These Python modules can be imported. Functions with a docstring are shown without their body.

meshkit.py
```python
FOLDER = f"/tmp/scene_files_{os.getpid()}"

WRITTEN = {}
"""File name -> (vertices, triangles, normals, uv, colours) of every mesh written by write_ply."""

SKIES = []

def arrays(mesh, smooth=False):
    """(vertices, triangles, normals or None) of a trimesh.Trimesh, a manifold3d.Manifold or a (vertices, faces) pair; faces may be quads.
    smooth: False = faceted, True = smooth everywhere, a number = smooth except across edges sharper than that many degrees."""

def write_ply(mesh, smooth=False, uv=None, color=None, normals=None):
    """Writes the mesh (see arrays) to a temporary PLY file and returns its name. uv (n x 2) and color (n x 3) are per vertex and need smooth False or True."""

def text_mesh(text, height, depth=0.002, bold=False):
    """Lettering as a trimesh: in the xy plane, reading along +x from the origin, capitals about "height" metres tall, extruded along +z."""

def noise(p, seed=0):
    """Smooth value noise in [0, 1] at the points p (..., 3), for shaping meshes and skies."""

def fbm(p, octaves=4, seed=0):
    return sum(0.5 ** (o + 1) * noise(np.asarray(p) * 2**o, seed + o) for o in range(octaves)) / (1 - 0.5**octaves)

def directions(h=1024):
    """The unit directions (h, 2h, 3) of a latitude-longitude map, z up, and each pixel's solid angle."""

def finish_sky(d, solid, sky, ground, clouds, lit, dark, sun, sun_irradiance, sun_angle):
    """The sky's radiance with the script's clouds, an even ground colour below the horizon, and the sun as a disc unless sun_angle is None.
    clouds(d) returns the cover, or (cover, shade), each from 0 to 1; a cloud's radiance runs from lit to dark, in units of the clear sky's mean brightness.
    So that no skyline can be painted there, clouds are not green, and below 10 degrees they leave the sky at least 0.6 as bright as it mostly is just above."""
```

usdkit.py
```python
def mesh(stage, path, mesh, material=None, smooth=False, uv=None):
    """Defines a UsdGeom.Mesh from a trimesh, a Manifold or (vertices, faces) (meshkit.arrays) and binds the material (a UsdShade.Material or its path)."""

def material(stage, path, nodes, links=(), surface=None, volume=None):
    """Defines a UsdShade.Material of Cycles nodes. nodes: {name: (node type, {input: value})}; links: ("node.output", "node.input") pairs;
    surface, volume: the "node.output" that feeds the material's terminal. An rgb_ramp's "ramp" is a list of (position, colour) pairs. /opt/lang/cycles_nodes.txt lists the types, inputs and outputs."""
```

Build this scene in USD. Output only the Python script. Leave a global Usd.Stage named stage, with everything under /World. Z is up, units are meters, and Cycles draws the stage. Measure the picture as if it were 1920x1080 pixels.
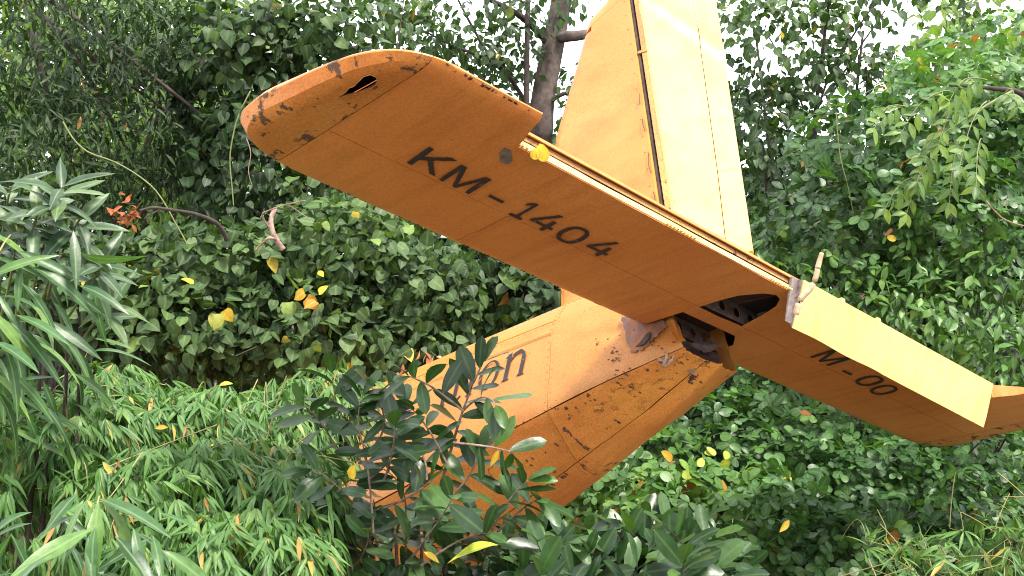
import math, numpy as np, trimesh, usdkit, meshkit
import manifold3d as m3
from shapely.geometry import Polygon, LineString, Point
from shapely.ops import unary_union
from pxr import Usd, UsdGeom, UsdLux, UsdShade, Sdf, Gf, Vt

stage = Usd.Stage.CreateInMemory()
UsdGeom.SetStageUpAxis(stage, 'Z')
UsdGeom.Xform.Define(stage, '/World')
rng = np.random.default_rng(7)

# ------------------------------------------------------------------ camera, sky, sun
FPX, PITCH, EYE = 2129.0, math.radians(8.0), np.array([0.0, 0.0, 1.6])      # focal length in photo pixels
cp, sp = math.cos(PITCH), math.sin(PITCH)
CW = np.array([[1, 0, 0], [0, sp, cp], [0, -cp, sp]])                       # camera (right, down, forward) -> world
cam = UsdGeom.Camera.Define(stage, '/World/camera')
cam.CreateHorizontalApertureAttr(36.0); cam.CreateVerticalApertureAttr(20.25)
cam.CreateFocalLengthAttr(36.0 * FPX / 1920)
cam.CreateClippingRangeAttr(Gf.Vec2f(0.05, 1000))
cam.CreateExposureAttr(2.3)
M = np.eye(4); M[0, :3] = CW[:, 0]; M[1, :3] = -CW[:, 1]; M[2, :3] = -CW[:, 2]; M[3, :3] = EYE
cam.AddTransformOp().Set(Gf.Matrix4d(M.tolist()))

SUN = np.array([0.35, -0.50, 0.79]); SUN /= np.linalg.norm(SUN)
sun = UsdLux.DistantLight.Define(stage, '/World/sun')
sun.CreateIntensityAttr(0.4); sun.CreateAngleAttr(10.0); sun.CreateNormalizeAttr(True); sun.CreateColorAttr(Gf.Vec3f(1.0, 0.93, 0.82))
zx = np.cross([0, 0, 1], SUN); zx /= np.linalg.norm(zx); zy = np.cross(SUN, zx)
L = np.eye(4); L[0, :3] = zx; L[1, :3] = zy; L[2, :3] = SUN
sun.AddTransformOp().Set(Gf.Matrix4d(L.tolist()))
sky = UsdLux.DomeLight.Define(stage, '/World/sky')
skym = usdkit.material(stage, '/World/Looks/sky', {
    's': ('sky_texture', {'sky_type': 'single_scattering', 'sun_disc': False, 'sun_elevation': math.asin(SUN[2]), 'sun_rotation': math.atan2(SUN[0], SUN[1]), 'aerosol_density': 2.0}),
    'tc': ('texture_coordinate', {}),
    'n': ('noise_texture', {'scale': 2.2, 'detail': 5.0, 'roughness': 0.55}),
    'r': ('rgb_ramp', {'ramp': [(0.15, (0.62,) * 3), (0.6, (1.0,) * 3)]}),
    'm': ('mix_color', {'b': (11.0, 11.2, 11.6)}),
    'bg': ('background_shader', {'strength': 0.05})},
    [('tc.generated', 'n.vector'), ('n.fac', 'r.fac'), ('r.color', 'm.fac'), ('s.color', 'm.a'), ('m.result', 'bg.color')], surface='bg.background')
UsdShade.MaterialBindingAPI.Apply(sky.GetPrim()).Bind(skym)
sky.GetPrim().SetCustomDataByKey('kind', 'structure')

# ------------------------------------------------------------------ helpers
def at(px, py, d):                                                          # a point d metres in front of the lens plane
    return EYE + CW @ (np.array([(px - 960) / FPX, (py - 540) / FPX, 1.0]) * d)
def pix(P):
    q = (np.asarray(P) - EYE) @ CW
    return np.stack([960 + FPX * q[..., 0] / np.maximum(q[..., 2], 1e-6), 540 + FPX * q[..., 1] / np.maximum(q[..., 2], 1e-6), q[..., 2]], -1)
counts = {}
def path_of(name, parent='/World'):
    k = counts.get((parent, name), 0); counts[(parent, name)] = k + 1
    return f'{parent}/{name}' + (f'_{k:03d}' if k else '')
def tag(prim, label=None, cat=None, group=None, kind=None):
    for k, v in (('label', label), ('category', cat), ('group', group), ('kind', kind)):
        if v: prim.SetCustomDataByKey(k, v)
    return prim
def thing(name, label, cat, loc=(0, 0, 0), group=None):
    p = path_of(name); x = UsdGeom.Xform.Define(stage, p)
    x.AddTranslateOp().Set(Gf.Vec3d(*map(float, loc)))
    tag(x.GetPrim(), label, cat, group); return p
def group_part(name, parent, label=None):
    p = path_of(name, parent); x = UsdGeom.Xform.Define(stage, p); tag(x.GetPrim(), label); return p
def shade(mesh, deg):
    """Corner normals averaged over the neighbouring faces that turn by less than deg; every corner becomes a vertex."""
    v, f = np.asarray(mesh.vertices, float), np.asarray(mesh.faces); fn = np.cross(v[f[:, 1]] - v[f[:, 0]], v[f[:, 2]] - v[f[:, 0]]); ar = np.linalg.norm(fn, axis=1); ok = ar > 1e-14; f, fn, ar = f[ok], fn[ok], ar[ok]
    un = fn / ar[:, None]; key = np.unique(np.round(v * 2e5).astype(np.int64), axis=0, return_inverse=True)[1].ravel()[f].ravel()
    order = np.argsort(key, kind='stable'); ks = key[order]; n = np.bincount(ks); start = np.r_[0, np.cumsum(n)[:-1]]; cn = np.zeros((len(key), 3)); face = np.arange(len(key)) // 3; cnt, beg = n[key], start[key]
    for j in range(int(n.max())):                                           # the j-th face round each corner's point
        m = np.nonzero(cnt > j)[0]; o = face[order[beg[m] + j]]; w = (un[o] * un[face[m]]).sum(1) > math.cos(math.radians(deg)); cn[m[w]] += fn[o[w]]
    return v[f].reshape(-1, 3), np.arange(len(key)).reshape(-1, 3), cn / (np.linalg.norm(cn, axis=1, keepdims=True) + 1e-20)
def part(name, mesh, mat, parent, smooth=30, label=None, kind=None):
    p = path_of(name, parent)
    if smooth and smooth is not True:
        v, f, n = shade(mesh, smooth); m = usdkit.mesh(stage, p, (v, f), mat); m.CreateNormalsAttr(Vt.Vec3fArray.FromNumpy(n.astype(np.float32))); m.SetNormalsInterpolation('vertex')
    else: usdkit.mesh(stage, p, mesh, mat, smooth=smooth)
    tag(stage.GetPrimAtPath(p), label, kind=kind); return p
def raw_mesh(p, v, f, mat, pv={}):
    m = UsdGeom.Mesh.Define(stage, p)
    m.CreatePointsAttr(Vt.Vec3fArray.FromNumpy(np.ascontiguousarray(v, np.float32)))
    m.CreateFaceVertexCountsAttr(Vt.IntArray.FromNumpy(np.full(len(f), 3, np.int32)))
    m.CreateFaceVertexIndicesAttr(Vt.IntArray.FromNumpy(np.ascontiguousarray(f, np.int32).ravel()))
    m.CreateSubdivisionSchemeAttr('none')
    for k, a in pv.items():
        UsdGeom.PrimvarsAPI(m).CreatePrimvar(k, Sdf.ValueTypeNames.FloatArray, 'vertex').Set(Vt.FloatArray.FromNumpy(np.ascontiguousarray(a, np.float32)))
    v = np.asarray(v, float); fn = np.cross(v[f[:, 1]] - v[f[:, 0]], v[f[:, 2]] - v[f[:, 0]]); vn = np.zeros_like(v)
    for k in range(3): np.add.at(vn, f[:, k], fn)
    m.CreateNormalsAttr(Vt.Vec3fArray.FromNumpy((vn / (np.linalg.norm(vn, axis=1, keepdims=True) + 1e-20)).astype(np.float32))); m.SetNormalsInterpolation('vertex')
    UsdShade.MaterialBindingAPI.Apply(m.GetPrim()).Bind(mat)
    return m
def tube(pts, r0, r1, sides=7):
    p = np.asarray(pts, float)
    if len(p) > 2:                                                          # smooth the polyline
        t = np.linspace(0, 1, len(p)); tt = np.linspace(0, 1, len(p) * 4)
        from scipy.interpolate import PchipInterpolator
        p = np.stack([PchipInterpolator(t, p[:, k])(tt) for k in range(3)], 1)
    r = np.linspace(r0, r1, len(p)) if np.ndim(r0) == 0 else np.asarray(r0)
    d = np.gradient(p, axis=0); d /= np.linalg.norm(d, axis=1, keepdims=True) + 1e-12
    a = np.cross(d, np.where(np.abs(d[:, 2:]) < 0.9, [0, 0, 1.0], [1.0, 0, 0])); a /= np.linalg.norm(a, axis=1, keepdims=True) + 1e-12
    b = np.cross(d, a); g = np.arange(sides) * 2 * np.pi / sides
    v = p[:, None] + r[:, None, None] * (np.cos(g)[None, :, None] * a[:, None] + np.sin(g)[None, :, None] * b[:, None])
    n = len(p); i, j = np.meshgrid(np.arange(n - 1), np.arange(sides), indexing='ij')
    q = np.stack([i * sides + j, i * sides + (j + 1) % sides, (i + 1) * sides + (j + 1) % sides, (i + 1) * sides + j], -1).reshape(-1, 4)
    f = np.vstack([q[:, [0, 1, 2]], q[:, [0, 2, 3]]]); v = v.reshape(-1, 3)
    v = np.vstack([v, p[:1], p[-1:]]); k = np.arange(sides); l = (n - 1) * sides
    f = np.vstack([f, np.stack([(k + 1) % sides, k, np.full(sides, len(v) - 2)], 1), np.stack([l + k, l + (k + 1) % sides, np.full(sides, len(v) - 1)], 1)])
    return trimesh.Trimesh(v, f, process=False)

# ------------------------------------------------------------------ materials
def mat(name, nodes, links, surface): return usdkit.material(stage, '/World/Looks/' + name, nodes, links, surface=surface)
def paint(name, base, fade, chip=0.0, chip_scale=9.0, rough=0.42, under=(0.05, 0.022, 0.015), grime=0.25, peel=0.0):
    """Old enamel on sheet metal: blotchy fading, fine grime, chips where a noise passes a threshold."""
    t = 0.80 - chip
    nodes = {'tc': ('texture_coordinate', {}),
        'big': ('noise_texture', {'scale': 2.3, 'detail': 4.0}), 'fine': ('noise_texture', {'scale': 160.0, 'detail': 3.0}),
        'br': ('rgb_ramp', {'ramp': [(0.36, base), (0.66, fade)]}),
        'fr': ('rgb_ramp', {'ramp': [(0.30, (1 - grime,) * 3), (0.62, (1.0,) * 3)]}),
        'mul': ('mix_color', {'blend_type': 'multiply', 'fac': 1.0}),
        'c1': ('noise_texture', {'scale': chip_scale, 'detail': 9.0, 'roughness': 0.68}),
        'cr': ('rgb_ramp', {'ramp': [(t - 0.012, (0,) * 3), (t + 0.012, (1,) * 3)]}),
        'mixc': ('mix_color', {'b': under}),
        'sp': ('noise_texture', {'scale': 70.0, 'detail': 2.0}),
        'spr': ('rgb_ramp', {'ramp': [(0.735, (0,) * 3), (0.755, (0.7,) * 3)]}),
        'mixs': ('mix_color', {'b': (0.09, 0.05, 0.03)}),
        'pn': ('noise_texture', {'scale': 4.2, 'detail': 7.0, 'roughness': 0.62}),
        'pr': ('rgb_ramp', {'ramp': [(0.575, (0,) * 3), (0.583, (1,) * 3)]}),
        'pe': ('rgb_ramp', {'ramp': [(0.566, (0,) * 3), (0.577, (1,) * 3), (0.582, (1,) * 3), (0.592, (0,) * 3)]}),
        'pf': ('math', {'math_type': 'multiply', 'value2': peel * 0.8}), 'pg': ('math', {'math_type': 'multiply', 'value2': peel * 0.8}), 'pb': ('noise_texture', {'scale': 13.0, 'detail': 4.0}), 'pbr': ('rgb_ramp', {'ramp': [(0.46, (0,) * 3), (0.6, (1,) * 3)]}), 'pm': ('math', {'math_type': 'multiply'}),
        'mixp': ('mix_color', {'b': tuple(min(1, c * k) for c, k in zip(fade, (0.98, 1.0, 0.9)))}), 'mixe': ('mix_color', {'b': (0.10, 0.045, 0.02)}),
        'mixr': ('mix_float', {'a': rough, 'b': 0.8}), 'map': ('mapping', {'scale': (3.0, 22.0, 9.0)}), 'st': ('noise_texture', {'scale': 1.0, 'detail': 5.0, 'roughness': 0.6}), 'sr': ('rgb_ramp', {'ramp': [(0.30, (0.80, 0.76, 0.72)), (0.52, (1.0,) * 3)]}), 'mus': ('mix_color', {'blend_type': 'multiply', 'fac': 0.8}),
        'bn': ('noise_texture', {'scale': 55.0, 'detail': 4.0}), 'bump': ('bump', {'strength': 0.12, 'distance': 0.004}),
        'p': ('principled_bsdf', {'roughness': rough, 'specular_ior_level': 0.45})}
    links = [('tc.object', 'big.vector'), ('tc.object', 'fine.vector'), ('tc.object', 'c1.vector'), ('tc.object', 'sp.vector'), ('tc.object', 'pn.vector'), ('tc.object', 'bn.vector'),
        ('big.fac', 'br.fac'), ('fine.fac', 'fr.fac'), ('br.color', 'mixp.a'), ('pn.fac', 'pr.fac'), ('pn.fac', 'pe.fac'), ('pr.color', 'pf.value1'), ('tc.object', 'pb.vector'), ('pb.fac', 'pbr.fac'), ('pe.color', 'pm.value1'), ('pbr.color', 'pm.value2'), ('pm.value', 'pg.value1'),
        ('pf.value', 'mixp.fac'), ('mixp.result', 'mixe.a'), ('pg.value', 'mixe.fac'), ('tc.object', 'map.vector'), ('map.vector', 'st.vector'), ('st.fac', 'sr.fac'), ('mixe.result', 'mus.a'), ('sr.color', 'mus.b'), ('mus.result', 'mul.a'), ('fr.color', 'mul.b'),
        ('c1.fac', 'cr.fac'), ('cr.color', 'mixc.fac'), ('mul.result', 'mixc.a'), ('sp.fac', 'spr.fac'), ('spr.color', 'mixs.fac'), ('mixc.result', 'mixs.a'),
        ('mixs.result', 'p.base_color'), ('cr.color', 'mixr.fac'), ('mixr.result', 'p.roughness'), ('bn.fac', 'bump.height'), ('bump.normal', 'p.normal')]
    return mat(name, nodes, links, 'p.BSDF')
P_UNDER = paint('paint_shaded_orange', (0.70, 0.228, 0.052), (0.76, 0.275, 0.068), chip=0.0, grime=0.22)  # same orange deepened: shade of the underside put into the colour
P_TIP = paint('paint_scuffed_orange', (0.62, 0.20, 0.04), (0.68, 0.28, 0.07), chip=0.222, chip_scale=14.0, grime=0.3, under=(0.11, 0.055, 0.028))
P_BODY = paint('paint_lit_orange', (0.56, 0.215, 0.042), (0.62, 0.265, 0.065), chip=0.02)  # lighter mix: light on the upper fuselage put into the colour
P_LOWER = paint('paint_peeling_orange', (0.58, 0.185, 0.035), (0.70, 0.27, 0.055), chip=0.15, chip_scale=8.0, peel=1.0, grime=0.3)  # real peeling, plus shade of the down-facing plates in the base tone
P_FIN = paint('paint_sunlit_orange', (0.63, 0.265, 0.052), (0.67, 0.305, 0.075), chip=-0.02, grime=0.24)  # yellower mix: sun on the fin put into the colour
P_PALE = paint('paint_overlit_yellow', (0.80, 0.55, 0.19), (0.82, 0.59, 0.24), chip=-0.04, grime=0.10)  # palest mix: strong light on rudder, elevator and flange put into the colour
P_EDGE = paint('paint_dirty_edge', (0.62, 0.33, 0.10), (0.40, 0.18, 0.06), chip=0.16, chip_scale=16.0, grime=0.5)
def plain(name, col, col2, rough=0.6, metallic=0.0, scale=20.0):
    return mat(name, {'tc': ('texture_coordinate', {}), 'n': ('noise_texture', {'scale': scale, 'detail': 6.0, 'roughness': 0.65}), 'r': ('rgb_ramp', {'ramp': [(0.35, col), (0.65, col2)]}),
        'bump': ('bump', {'strength': 0.5, 'distance': 0.01}), 'p': ('principled_bsdf', {'roughness': rough, 'metallic': metallic})},
        [('tc.object', 'n.vector'), ('n.fac', 'r.fac'), ('r.color', 'p.base_color'), ('n.fac', 'bump.height'), ('bump.normal', 'p.normal')], 'p.BSDF')
M_METAL = plain('bare_aluminium', (0.15, 0.11, 0.105), (0.30, 0.25, 0.235), 0.5, 0.35, 25)
M_DARK = plain('dark_inside_shade', (0.030, 0.022, 0.022), (0.085, 0.055, 0.05), 0.7)  # near-black tone that puts shade into insides and openings
M_INK = mat('worn_black_lettering', {'tc': ('texture_coordinate', {}), 'n': ('noise_texture', {'scale': 38.0, 'detail': 8.0, 'roughness': 0.7}), 'r': ('rgb_ramp', {'ramp': [(0.3, (0.016, 0.011, 0.014)), (0.60, (0.034, 0.022, 0.024)), (0.635, (0.05, 0.026, 0.02)), (0.655, (0.45, 0.15, 0.04))]}), 'p': ('principled_bsdf', {'roughness': 0.6})}, [('tc.object', 'n.vector'), ('n.fac', 'r.fac'), ('r.color', 'p.base_color')], 'p.BSDF')
M_RUST = plain('rusty_rivet', (0.10, 0.04, 0.02), (0.22, 0.09, 0.03), 0.7)
M_RUSTD = plain('dark_rust', (0.055, 0.025, 0.014), (0.17, 0.07, 0.03), 0.8, scale=60)
M_PALESCR = plain('pale_scrape', (0.34, 0.22, 0.17), (0.50, 0.42, 0.40), 0.6, scale=40)
M_BARK = plain('grey_bark', (0.05, 0.038, 0.034), (0.15, 0.115, 0.10), 0.9, scale=14)
M_BARKD = plain('dark_bark', (0.022, 0.016, 0.014), (0.07, 0.052, 0.045), 0.9, scale=18)
M_DEAD = plain('dead_wood', (0.14, 0.085, 0.065), (0.34, 0.24, 0.20), 0.85, scale=30)
M_PALEWOOD = plain('pale_stick', (0.42, 0.28, 0.17), (0.62, 0.46, 0.30), 0.8, scale=30)
M_STEM = plain('green_stem', (0.10, 0.13, 0.035), (0.20, 0.21, 0.07), 0.6, scale=30)
M_CULM = plain('bamboo_culm', (0.16, 0.17, 0.05), (0.33, 0.27, 0.10), 0.5, scale=30)
M_SOIL = plain('leafy_soil', (0.035, 0.024, 0.014), (0.11, 0.075, 0.045), 0.95, scale=5)

def leaf_mat(name, ramp, rough=0.42, trans=0.3, spec=0.5, vein=(0.25, 0.33, 0.12), veinf=0.35, tcol=(1.35, 1.5, 0.55)):
    """ramp: colours by each leaf's own tint; a paler midrib from the across-the-leaf coordinate; part of the light passes through."""
    return mat(name, {'a': ('attribute', {'attribute': 'tint'}), 'v': ('attribute', {'attribute': 'rib'}),
        'r': ('rgb_ramp', {'ramp': ramp}), 'vr': ('rgb_ramp', {'ramp': [(0.0, (veinf,) * 3), (0.12, (veinf * 0.5,) * 3), (0.24, (0,) * 3)]}), 'mx': ('mix_color', {'b': vein}),
        'tc': ('texture_coordinate', {}), 'n': ('noise_texture', {'scale': 45.0, 'detail': 3.0}), 'nr': ('rgb_ramp', {'ramp': [(0.3, (0.78,) * 3), (0.7, (1.12,) * 3)]}), 'mu': ('mix_color', {'blend_type': 'multiply', 'fac': 1.0, 'use_clamp_result': False}),
        'bump': ('bump', {'strength': 0.25, 'distance': 0.004}),
        'p': ('principled_bsdf', {'roughness': rough + 0.04, 'specular_ior_level': spec * 0.75}),
        't2': ('mix_color', {'blend_type': 'multiply', 'fac': 1.0, 'b': tcol, 'use_clamp_result': False}), 't': ('translucent_bsdf', {}), 'm': ('mix_closure', {'fac': trans})},
        [('a.fac', 'r.fac'), ('v.fac', 'vr.fac'), ('vr.color', 'mx.fac'), ('r.color', 'mu.a'), ('tc.object', 'n.vector'), ('n.fac', 'nr.fac'), ('nr.color', 'mu.b'), ('mu.result', 'mx.a'), ('n.fac', 'bump.height'), ('bump.normal', 'p.normal'),
         ('mx.result', 'p.base_color'), ('mx.result', 't2.a'), ('t2.result', 't.color'), ('p.BSDF', 'm.closure1'), ('t.BSDF', 'm.closure2')], 'm.closure')
AUT = (0.62, 0.42, 0.04); BRN = (0.30, 0.12, 0.035)
L_BAMBOO = leaf_mat('bamboo_leaf', [(0, (0.042, 0.112, 0.030)), (0.5, (0.080, 0.188, 0.046)), (0.93, (0.15, 0.275, 0.066)), (0.955, (0.42, 0.36, 0.07)), (0.985, (0.50, 0.32, 0.10)), (1, BRN)], 0.40, 0.32, 0.5)
L_BIG = leaf_mat('broad_bamboo_leaf', [(0, (0.026, 0.070, 0.026)), (0.6, (0.055, 0.135, 0.040)), (1, (0.14, 0.25, 0.055))], 0.33, 0.25, 0.55, veinf=0.6, vein=(0.20, 0.30, 0.12))
L_RHODO = leaf_mat('long_shrub_leaf', [(0, (0.022, 0.052, 0.024)), (0.7, (0.052, 0.105, 0.042)), (1, (0.12, 0.19, 0.06))], 0.34, 0.2, 0.55, veinf=0.45, vein=(0.26, 0.33, 0.18))
L_HEART = leaf_mat('heart_leaf', [(0, (0.020, 0.042, 0.018)), (0.45, (0.052, 0.098, 0.034)), (0.9, (0.125, 0.205, 0.058)), (0.985, (0.19, 0.27, 0.06)), (0.99, AUT), (1, AUT)], 0.50, 0.25, 0.4, veinf=0.3)
L_LAUREL = leaf_mat('laurel_leaf', [(0, (0.014, 0.038, 0.016)), (0.7, (0.030, 0.076, 0.024)), (0.98, (0.075, 0.16, 0.032)), (0.99, AUT), (1, AUT)], 0.30, 0.18, 0.55, veinf=0.42, vein=(0.11, 0.17, 0.05))
L_IVY = leaf_mat('climber_leaf', [(0, (0.018, 0.050, 0.018)), (0.45, (0.046, 0.115, 0.033)), (0.9, (0.11, 0.235, 0.055)), (0.985, (0.20, 0.32, 0.05)), (0.99, AUT), (1, BRN)], 0.36, 0.28, 0.5, veinf=0.25)
L_TREE = leaf_mat('tree_leaf', [(0, (0.020, 0.044, 0.018)), (0.6, (0.042, 0.086, 0.028)), (0.95, (0.09, 0.16, 0.045)), (0.985, AUT), (1, BRN)], 0.45, 0.32, 0.45, veinf=0.2)
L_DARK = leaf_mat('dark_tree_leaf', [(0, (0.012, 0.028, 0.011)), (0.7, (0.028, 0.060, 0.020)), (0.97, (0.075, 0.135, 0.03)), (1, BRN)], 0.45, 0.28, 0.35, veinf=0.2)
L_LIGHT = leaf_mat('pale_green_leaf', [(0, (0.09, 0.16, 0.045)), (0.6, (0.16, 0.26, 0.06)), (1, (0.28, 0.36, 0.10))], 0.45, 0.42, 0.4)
L_ASH = leaf_mat('pinnate_leaf', [(0, (0.065, 0.125, 0.04)), (0.6, (0.12, 0.215, 0.05)), (1, (0.19, 0.29, 0.06))], 0.4, 0.38, 0.45)
L_YEL = leaf_mat('yellow_leaf', [(0, (0.40, 0.20, 0.03)), (0.5, (0.60, 0.40, 0.03)), (1, (0.76, 0.62, 0.07))], 0.5, 0.35, 0.4, vein=(0.7, 0.6, 0.2), veinf=0.3, tcol=(1.1, 1.05, 0.5))
L_LIME = leaf_mat('lime_leaf', [(0, (0.34, 0.42, 0.03)), (1, (0.45, 0.52, 0.05))], 0.4, 0.35, 0.4, vein=(0.6, 0.62, 0.2), veinf=0.5, tcol=(1.1, 1.1, 0.5))
L_RUSTY = leaf_mat('rusty_dead_leaf', [(0, (0.22, 0.06, 0.025)), (1, (0.42, 0.14, 0.05))], 0.6, 0.25, 0.3, veinf=0.0, tcol=(1.1, 0.9, 0.6))
L_PINK = leaf_mat('dry_pinkish_leaf', [(0, (0.40, 0.15, 0.09)), (1, (0.62, 0.36, 0.24))], 0.6, 0.2, 0.3, veinf=0.0, tcol=(1.1, 0.9, 0.7))

# ------------------------------------------------------------------ ground
g = np.linspace(-1, 1, 121); gx, gy = np.meshgrid(np.sign(g) * np.abs(g) ** 1.8 * 70, np.sign(g) * np.abs(g) ** 1.8 * 70 + 5, indexing='ij')
def ground_z(x, y):
    x, y = np.asarray(x, float), np.asarray(y, float)
    s = np.clip((y - 5.5) / 11, 0, 1); s = s * s * (3 - 2 * s)
    return 3.4 * s + 0.10 * (meshkit.fbm(np.stack([x * 0.6, y * 0.6, x * 0], -1), 3, 5) - 0.5)
v = np.stack([gx, gy, ground_z(gx, gy)], -1).reshape(-1, 3); i, j = np.meshgrid(np.arange(120), np.arange(120), indexing='ij')
q = np.stack([i * 121 + j, (i + 1) * 121 + j, (i + 1) * 121 + j + 1, i * 121 + j + 1], -1).reshape(-1, 4)
p_ = path_of('ground'); usdkit.mesh(stage, p_, (v, q), M_SOIL, smooth=True)
tag(stage.GetPrimAtPath(p_), 'bare leafy soil beneath the shrubs and the wreck', 'ground', kind='structure')

# ------------------------------------------------------------------ the wreck: frame x nose, y port, z up of the aeroplane
cpx = np.array([960.0, 540.0])
d1 = np.array([2497.0, 1058.0, FPX]); d1 /= np.linalg.norm(d1)
d2 = np.array([-2188.0, 881.0, FPX]); d2 /= np.linalg.norm(d2)
d3 = np.cross(d1, d2); d3 /= np.linalg.norm(d3); d2 = np.cross(d3, d1)
RP = np.stack([d2, -d1, d3], 1)                                            # aeroplane -> camera axes
OP = np.array([315 / FPX, 94 / FPX, 1.0]) * 4.2
def wreck(px, py, axis, val):                                              # where the sight line meets a plane of the aeroplane
    r = np.array([(px - 960) / FPX, (py - 540) / FPX, 1.0]); n = RP[:, axis]
    return RP.T @ (r * ((val + n @ OP) / (n @ r)) - OP)
A = path_of('crashed_airplane'); ax = UsdGeom.Xform.Define(stage, A)
T = np.eye(4); T[:3, :3] = (CW @ RP).T; T[3, :3] = EYE + CW @ OP
ax.AddTransformOp().Set(Gf.Matrix4d(T.tolist()))
tag(ax.GetPrim(), 'crashed orange light airplane, nose buried in bushes, tail standing up into the air', 'airplane')
def to_world(q): return EYE + CW @ (OP + RP @ np.asarray(q, float))

def tri(m):
    mm = m.to_mesh(); return trimesh.Trimesh(np.array(mm.vert_properties[:, :3]), np.array(mm.tri_verts), process=False)
def cs(poly):
    polys = getattr(poly, 'geoms', [poly]); rings = []
    for q in polys:
        rings.append(np.array(q.exterior.coords)[:-1]); rings += [np.array(h.coords)[:-1] for h in q.interiors]
    return m3.CrossSection([np.asarray(r, float) for r in rings], m3.FillRule.EvenOdd)
def prism(poly, z0, z1): return m3.Manifold.extrude(cs(poly), z1 - z0).translate([0, 0, z0])
def xy(M_, e): return M_.transform(np.array(e, float))                      # 3x4
XZ_TO_WORLD = [[1, 0, 0, 0], [0, 0, -1, 0], [0, 1, 0, 0]]                   # a prism in (x, z) with its depth along -y
def spline(pts, n=14):
    from scipy.interpolate import PchipInterpolator
    p = np.array(pts, float); t = np.r_[0, np.cumsum(np.linalg.norm(np.diff(p, axis=0), axis=1))]
    tt = np.linspace(0, t[-1], n * (len(p) - 1)); return np.stack([PchipInterpolator(t, p[:, k])(tt) for k in (0, 1)], 1)
def rivets(pts, normal, r=0.0035):
    """Low domed heads joined into one part."""
    nrm = np.asarray(normal, float); a = np.cross(nrm, [0.3, 0.9, 0.31]); a /= np.linalg.norm(a); b = np.cross(nrm, a)
    k = np.arange(6) * np.pi / 3; ring = np.cos(k)[:, None] * a + np.sin(k)[:, None] * b
    base = np.vstack([ring * r, ring * r * 0.6 + nrm * r * 0.35, [nrm * r * 0.45]])
    f = [(i, (i + 1) % 6, 6 + (i + 1) % 6) for i in range(6)] + [(i, 6 + (i + 1) % 6, 6 + i) for i in range(6)] + [(6 + i, 6 + (i + 1) % 6, 12) for i in range(6)]
    P = np.asarray(pts, float)
    return trimesh.Trimesh((P[:, None] + base).reshape(-1, 3), (np.array(f)[None] + 13 * np.arange(len(P))[:, None, None]).reshape(-1, 3), process=False)
def row(a, b, step):
    n = max(2, int(np.linalg.norm(np.subtract(b, a)) / step)); return np.linspace(a, b, n) + rng.normal(0, 0.001, (n, 3)) * [1, 0, 1]

# ---- stabilizer: one hollow aerofoil slab, cut into skin panels
tip = [(0.045, 1.66), (0.040, 1.727), (0.020, 1.808), (-0.010, 1.863), (-0.043, 1.897), (-0.095, 1.917), (-0.16, 1.921), (-0.204, 1.916), (-0.328, 1.902), (-0.475, 1.878), (-0.56, 1.847), (-0.62, 1.810), (-0.658, 1.757), (-0.673, 1.70)]
tip = spline(tip, 5)
half = [(0.045, 0.0)] + [tuple(p) for p in tip] + [(-0.681, 1.398), (-0.66, 1.390), (-0.635, 1.385), (-0.60, 1.372), (-0.575, 1.36), (-0.548, 1.352)]
outline = Polygon(half + [(x, -y) for x, y in half[::-1]])
edge = LineString([(0.045, -1.66)] + [(0.045, 1.66)] + [tuple(p) for p in tip] + [(-0.681, 1.398)]), LineString([(0.045, -1.66)] + [(x, -y) for x, y in tip] + [(-0.681, -1.398)])
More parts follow.
